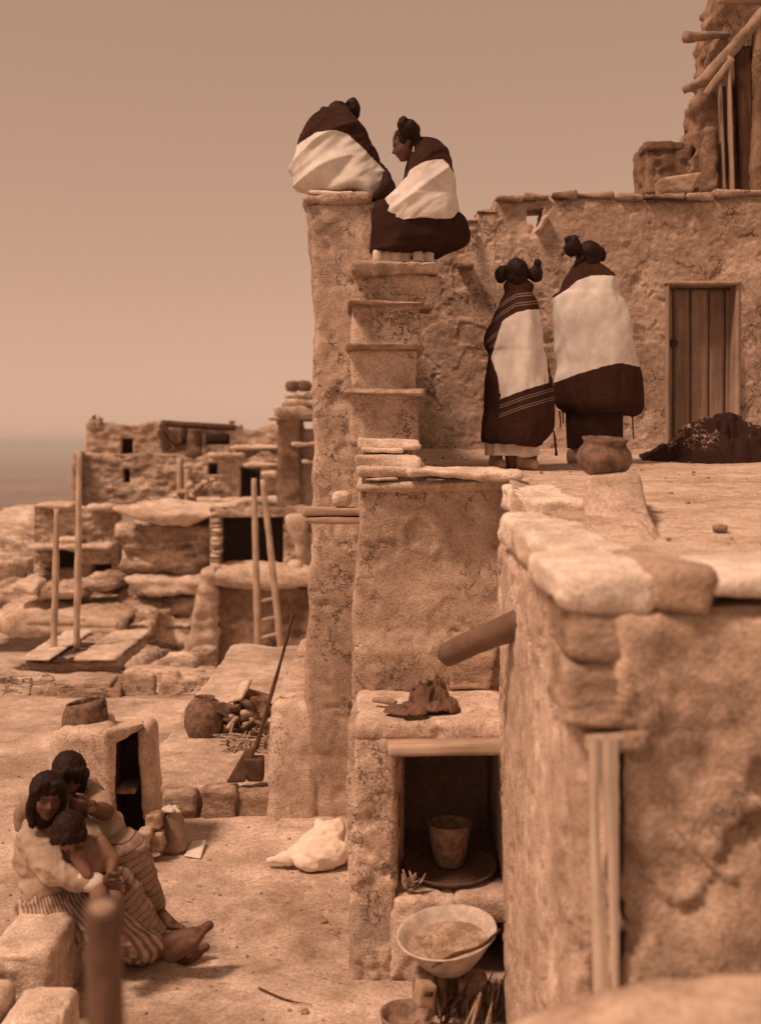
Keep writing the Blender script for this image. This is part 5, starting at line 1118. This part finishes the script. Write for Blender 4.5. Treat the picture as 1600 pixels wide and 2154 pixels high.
# A: woman in the pale blouse
fA = (.42, -.9, -.10); hA = GA(288, 425, 5.46)
b = MB(); atA = head(b, hA, .188, fA, (.12, -.1, 1)); nkA = GA(235, 640, 5.58); chA = GA(235, 800, 5.62); hipA = GA(300, 1310, 5.6)
chain(b, [hA + [0, .02, -.03], nkA, chA, hipA], [.05, .05, .085, .10])
nsh, nel, nwr = GA(175, 745, 5.5), GA(335, 985, 5.40), GA(690, 1090, 5.36)
chain(b, [chA, nsh, nel, nwr], [.06, .05, .04, .027]); hand(b, nwr, (1, -.05, .05), (0, -.25, 1), 1.0, .75)
fsh, fel, fwr = GA(330, 740, 5.78), GA(560, 960, 5.75), GA(830, 1090, 5.62); chain(b, [chA, fsh, fel, fwr], [.06, .05, .04, .027]); hand(b, fwr, (.7, -.6, .0), (0, -.2, 1), .95, .8)
kA, aA = GA(780, 1400, 5.50), GA(1165, 1555, 5.56); kA2, aA2 = GA(800, 1480, 5.75), GA(1180, 1620, 5.78)
chain(b, [hipA, kA, aA], [.09, .065, .036]); chain(b, [hipA, kA2, aA2], [.09, .065, .036])
foot(b, aA, GA(1245, 1618, 5.56), GA(1490, 1462, 5.52), np.array([-.5, 0, .85]), 1.4); foot(b, aA2, GA(1300, 1690, 5.76), GA(1445, 1610, 5.70), np.array([-.4, .2, .9]), 1.2)
pA = body_obj(b, 'person', 'smiling woman in a pale blouse and striped skirt sitting on the stone bench', .006)
face_marks(atA, fA, pA, .188)
ha = MB(); fr, ur, rr = frame(fA, (.12, -.1, 1)); Mh = Matrix(np.stack([rr, fr, ur], 1).tolist()); hp = lambda x, y, z, s=.188: hA + s * (rr * x + fr * y + ur * z)
ha.add(*ell(hp(0, -.10, .16), (.079, .084, .079), 18, 12, Mh)); ha.add(*ell(hp(0, -.22, -.08), (.074, .06, .10), 16, 12, Mh)); ha.add(*ell(hp(0, -.14, -.40), (.07, .06, .07), 16, 12, Mh))
for q in (-1, 1): ha.add(*cap(hp(.30 * q, .08, .2), .026, hp(.36 * q, -.06 + .08 * (q > 0), -.3), .024)); ha.add(*cap(hp(.36 * q, -.06 + .08 * (q > 0), -.3), .024, hp(.30 * q, -.02 + .1 * (q > 0), -.62), .018))
for q in (-.22, -.1, .1, .22): ha.add(*cap(hp(q, .24, .38), .018, hp(q * 1.5, .27, .24), .013))
hair_obj(ha, pA, .0052, .9)
b = MB(); chain(b, [GA(215, 690, 5.58), GA(190, 860, 5.58), GA(245, 1050, 5.58)], [.066, .088, .082]); chain(b, [nsh, nsh + (nel - nsh) * .6, nel, nel + (nwr - nel) * .72], [.062, .062, .056, .042]); chain(b, [fsh, fel, fwr], [.06, .052, .036]); chain(b, [nsh, fsh], [.06, .058])
b.add(*cap(GA(240, 1085, 5.56), .083, GA(250, 1100, 5.56), .086)); cloth_obj(b, 'blouse', 'blouse', pA, .007, 1.15, sm=3, f=9., dirn=((.6, 0, -.45), (0, 1, 0), (1.0, 0, 1.3)))
b = MB(); chain(b, [nel + (nwr - nel) * .68, nel + (nwr - nel) * .92], [.044, .042]); cloth_obj(b, 'cuff', 'white_cloth', pA, .006, .5)
b = MB(); b.add(*ell(GA(300, 1310, 5.58), (.135, .15, .11))); b.add(*cap(GA(250, 1130, 5.58), .075, GA(280, 1260, 5.56), .11)); b.add(*cap(GA(190, 1400, 5.56), .075, GA(330, 1420, 5.52), .06))
chain(b, [hipA, kA, GA(1060, 1540, 5.55)], [.115, .088, .066]); chain(b, [hipA, kA2, GA(1080, 1600, 5.76)], [.11, .088, .066]); b.add(*cap(GA(950, 1590, 5.6), .06, GA(1030, 1620, 5.66), .05)); b.add(*cap(kA, .06, kA2, .06))
w0 = GA(230, 780, 5.58)
cloth_obj(b, 'skirt', 'skirt_a', pA, .008, 1.5, lambda V: np.arctan2(V[:, 0] - w0[0], w0[2] - V[:, 2]) * 17. + (V[:, 1] - 5.5) * 26, f=10., dirn=((.5, 0, -.25), (0, .8, 0), (.5, 0, 1.6)))
# B: woman behind, chin on her hand
fB = (.42, -.75, -.45); hB = GA(452, 262, 5.70)
b = MB(); atB = head(b, hB, .185, fB, (.2, -.2, .95)); nkB = GA(430, 430, 5.82); chB = GA(470, 650, 5.9); hipB = GA(560, 1050, 5.9)
chain(b, [hB, nkB, chB, hipB], [.05, .05, .085, .1])
rs, re, rw = GA(620, 400, 5.82), GA(730, 535, 5.62), GA(640, 520, 5.56); chain(b, [chB, rs, re, rw], [.07, .052, .045, .032]); hand(b, GA(640, 490, 5.55), (-.8, -.25, .05), (.1, -.2, 1), .95, .9)
ls, le, lw_ = GA(330, 520, 5.95), GA(420, 800, 5.95), GA(600, 900, 5.85); chain(b, [chB, ls, le, lw_], [.07, .05, .042, .03]); hand(b, lw_, (1, -.2, 0), (0, 0, 1), .9)
kB, aB = GA(900, 830, 5.68), GA(1120, 1290, 5.78); kB2, aB2 = GA(850, 1130, 5.55), GA(1140, 1480, 5.62)
chain(b, [hipB, kB, aB], [.1, .068, .036]); chain(b, [hipB, kB2, aB2], [.1, .066, .036])
foot(b, aB, GA(1130, 1350, 5.78), GA(1255, 1430, 5.62), np.array([.2, .1, .95]), .95)
pB = body_obj(b, 'person', 'woman with her chin on her hand sitting behind the smiling woman', .006); face_marks(atB, fB, pB, .185)
ha = MB(); fr, ur, rr = frame(fB, (.2, -.2, .95)); Mh = Matrix(np.stack([rr, fr, ur], 1).tolist()); hp = lambda x, y, z, s=.185: hB + s * (rr * x + fr * y + ur * z)
ha.add(*ell(hp(0, -.10, .16), (.079, .083, .079), 18, 12, Mh)); ha.add(*ell(hp(0, -.2, -.12), (.075, .06, .10), 16, 12, Mh))
for q in (-1, 1): ha.add(*cap(hp(.3 * q, .14, .16), .03, hp(.35 * q, .04, -.42), .03))
for q in (-.2, -.07, .07, .2): ha.add(*cap(hp(q, .26, .36), .02, hp(q * 1.5, .33, .12), .015))
hair_obj(ha, pB, .0052, .9)
b = MB(); chain(b, [nkB - [0, 0, .02], chB, GA(540, 900, 5.9)], [.06, .1, .1]); chain(b, [GA(560, 340, 5.86), rs, rs + (re - rs) * .85], [.05, .058, .054]); chain(b, [ls, le], [.06, .05]); cloth_obj(b, 'blouse', 'blouse_dark', pB, .008, .9)
b = MB(); chain(b, [GA(640, 700, 5.75), GA(800, 690, 5.72)], [.06, .05]); chain(b, [GA(800, 580, 5.8), GA(870, 730, 5.74)], [.03, .03]); cloth_obj(b, 'shirt_tail', 'blouse', pB, .008, 1.2)
b = MB(); chain(b, [hipB, kB, GA(1085, 1245, 5.77)], [.12, .086, .062]); chain(b, [hipB, GA(760, 900, 5.66)], [.12, .07])
ax1 = GA(1085, 1245, 5.77) - kB; ax1 /= np.linalg.norm(ax1)
cloth_obj(b, 'skirt', 'skirt_b', pB, .008, 1.2, lambda V: ((V - kB) @ ax1) * 27.)
b = MB(); chain(b, [GA(830, 1110, 5.56), GA(960, 1290, 5.56), GA(1115, 1465, 5.6)], [.07, .066, .048]); ax2 = GA(1115, 1465, 5.6) - GA(830, 1110, 5.56); ax2 /= np.linalg.norm(ax2)
cloth_obj(b, 'legging', 'skirt_b', pB, .008, 1.4, lambda V: ((V - kB2) @ ax2) * 33.)
V, Fc = tube([GA(150, 500, 5.95), GA(105, 560, 5.97), GA(95, 680, 5.97)], [.05, .045, .03], 14, 20, d_soft, .5); mk('shawl', V, Fc, M['blouse_dark'], pB)
# C: the child
fC = (.45, -.55, -.75); hC = GA(450, 705, 5.38)
b = MB(); atC = head(b, hC, .158, fC, (.35, -.45, .85)); nkC = GA(520, 800, 5.44); chC = GA(600, 850, 5.46); hipC = GA(670, 1040, 5.46)
chain(b, [hC, nkC, chC, GA(650, 960, 5.45), hipC], [.04, .04, .078, .074, .074]); b.add(*ell(GA(640, 940, 5.41), (.07, .05, .06)))
cs, ce, cw = GA(700, 780, 5.44), GA(800, 900, 5.42), GA(770, 1040, 5.38); chain(b, [chC, cs, ce, cw], [.06, .032, .027, .02]); hand(b, cw, (-.3, -.2, -.9), (-.8, -.3, .2), .7, .5)
cs2, ce2 = GA(520, 880, 5.36), GA(600, 1020, 5.34); chain(b, [chC, cs2, ce2], [.05, .032, .024])
for kx, kd in ((690, 5.30), (815, 5.36)):
    kn = GA(kx, 1200, kd); an = GA(kx + 10, 1420, kd + .02); chain(b, [hipC, kn, an], [.05, .038, .026]); foot(b, an, an - [0, 0, .04], an + np.array([.05, -.09, -.05]), np.array([0, 0, 1.]), .6)
pC = body_obj(b, 'person', 'bare-chested small child held on the smiling woman\'s lap', .0055, 'skin_child'); face_marks(atC, fC, pC, .158)
ha = MB(); fr, ur, rr = frame(fC, (.35, -.45, .85)); Mh = Matrix(np.stack([rr, fr, ur], 1).tolist()); hp = lambda x, y, z, s=.158: hC + s * (rr * x + fr * y + ur * z)
ha.add(*ell(hp(0, -.10, .17), (.070, .075, .071), 18, 12, Mh)); ha.add(*ell(hp(0, -.2, -.1), (.064, .054, .075), 16, 12, Mh))
for q in (-1, 1): ha.add(*cap(hp(.28 * q, .14, .16), .026, hp(.33 * q, .02, -.2), .024))
for q in (-.2, -.07, .07, .2): ha.add(*cap(hp(q, .26, .36), .018, hp(q * 1.5, .32, .14), .014))
hair_obj(ha, pC, .0052, .9)
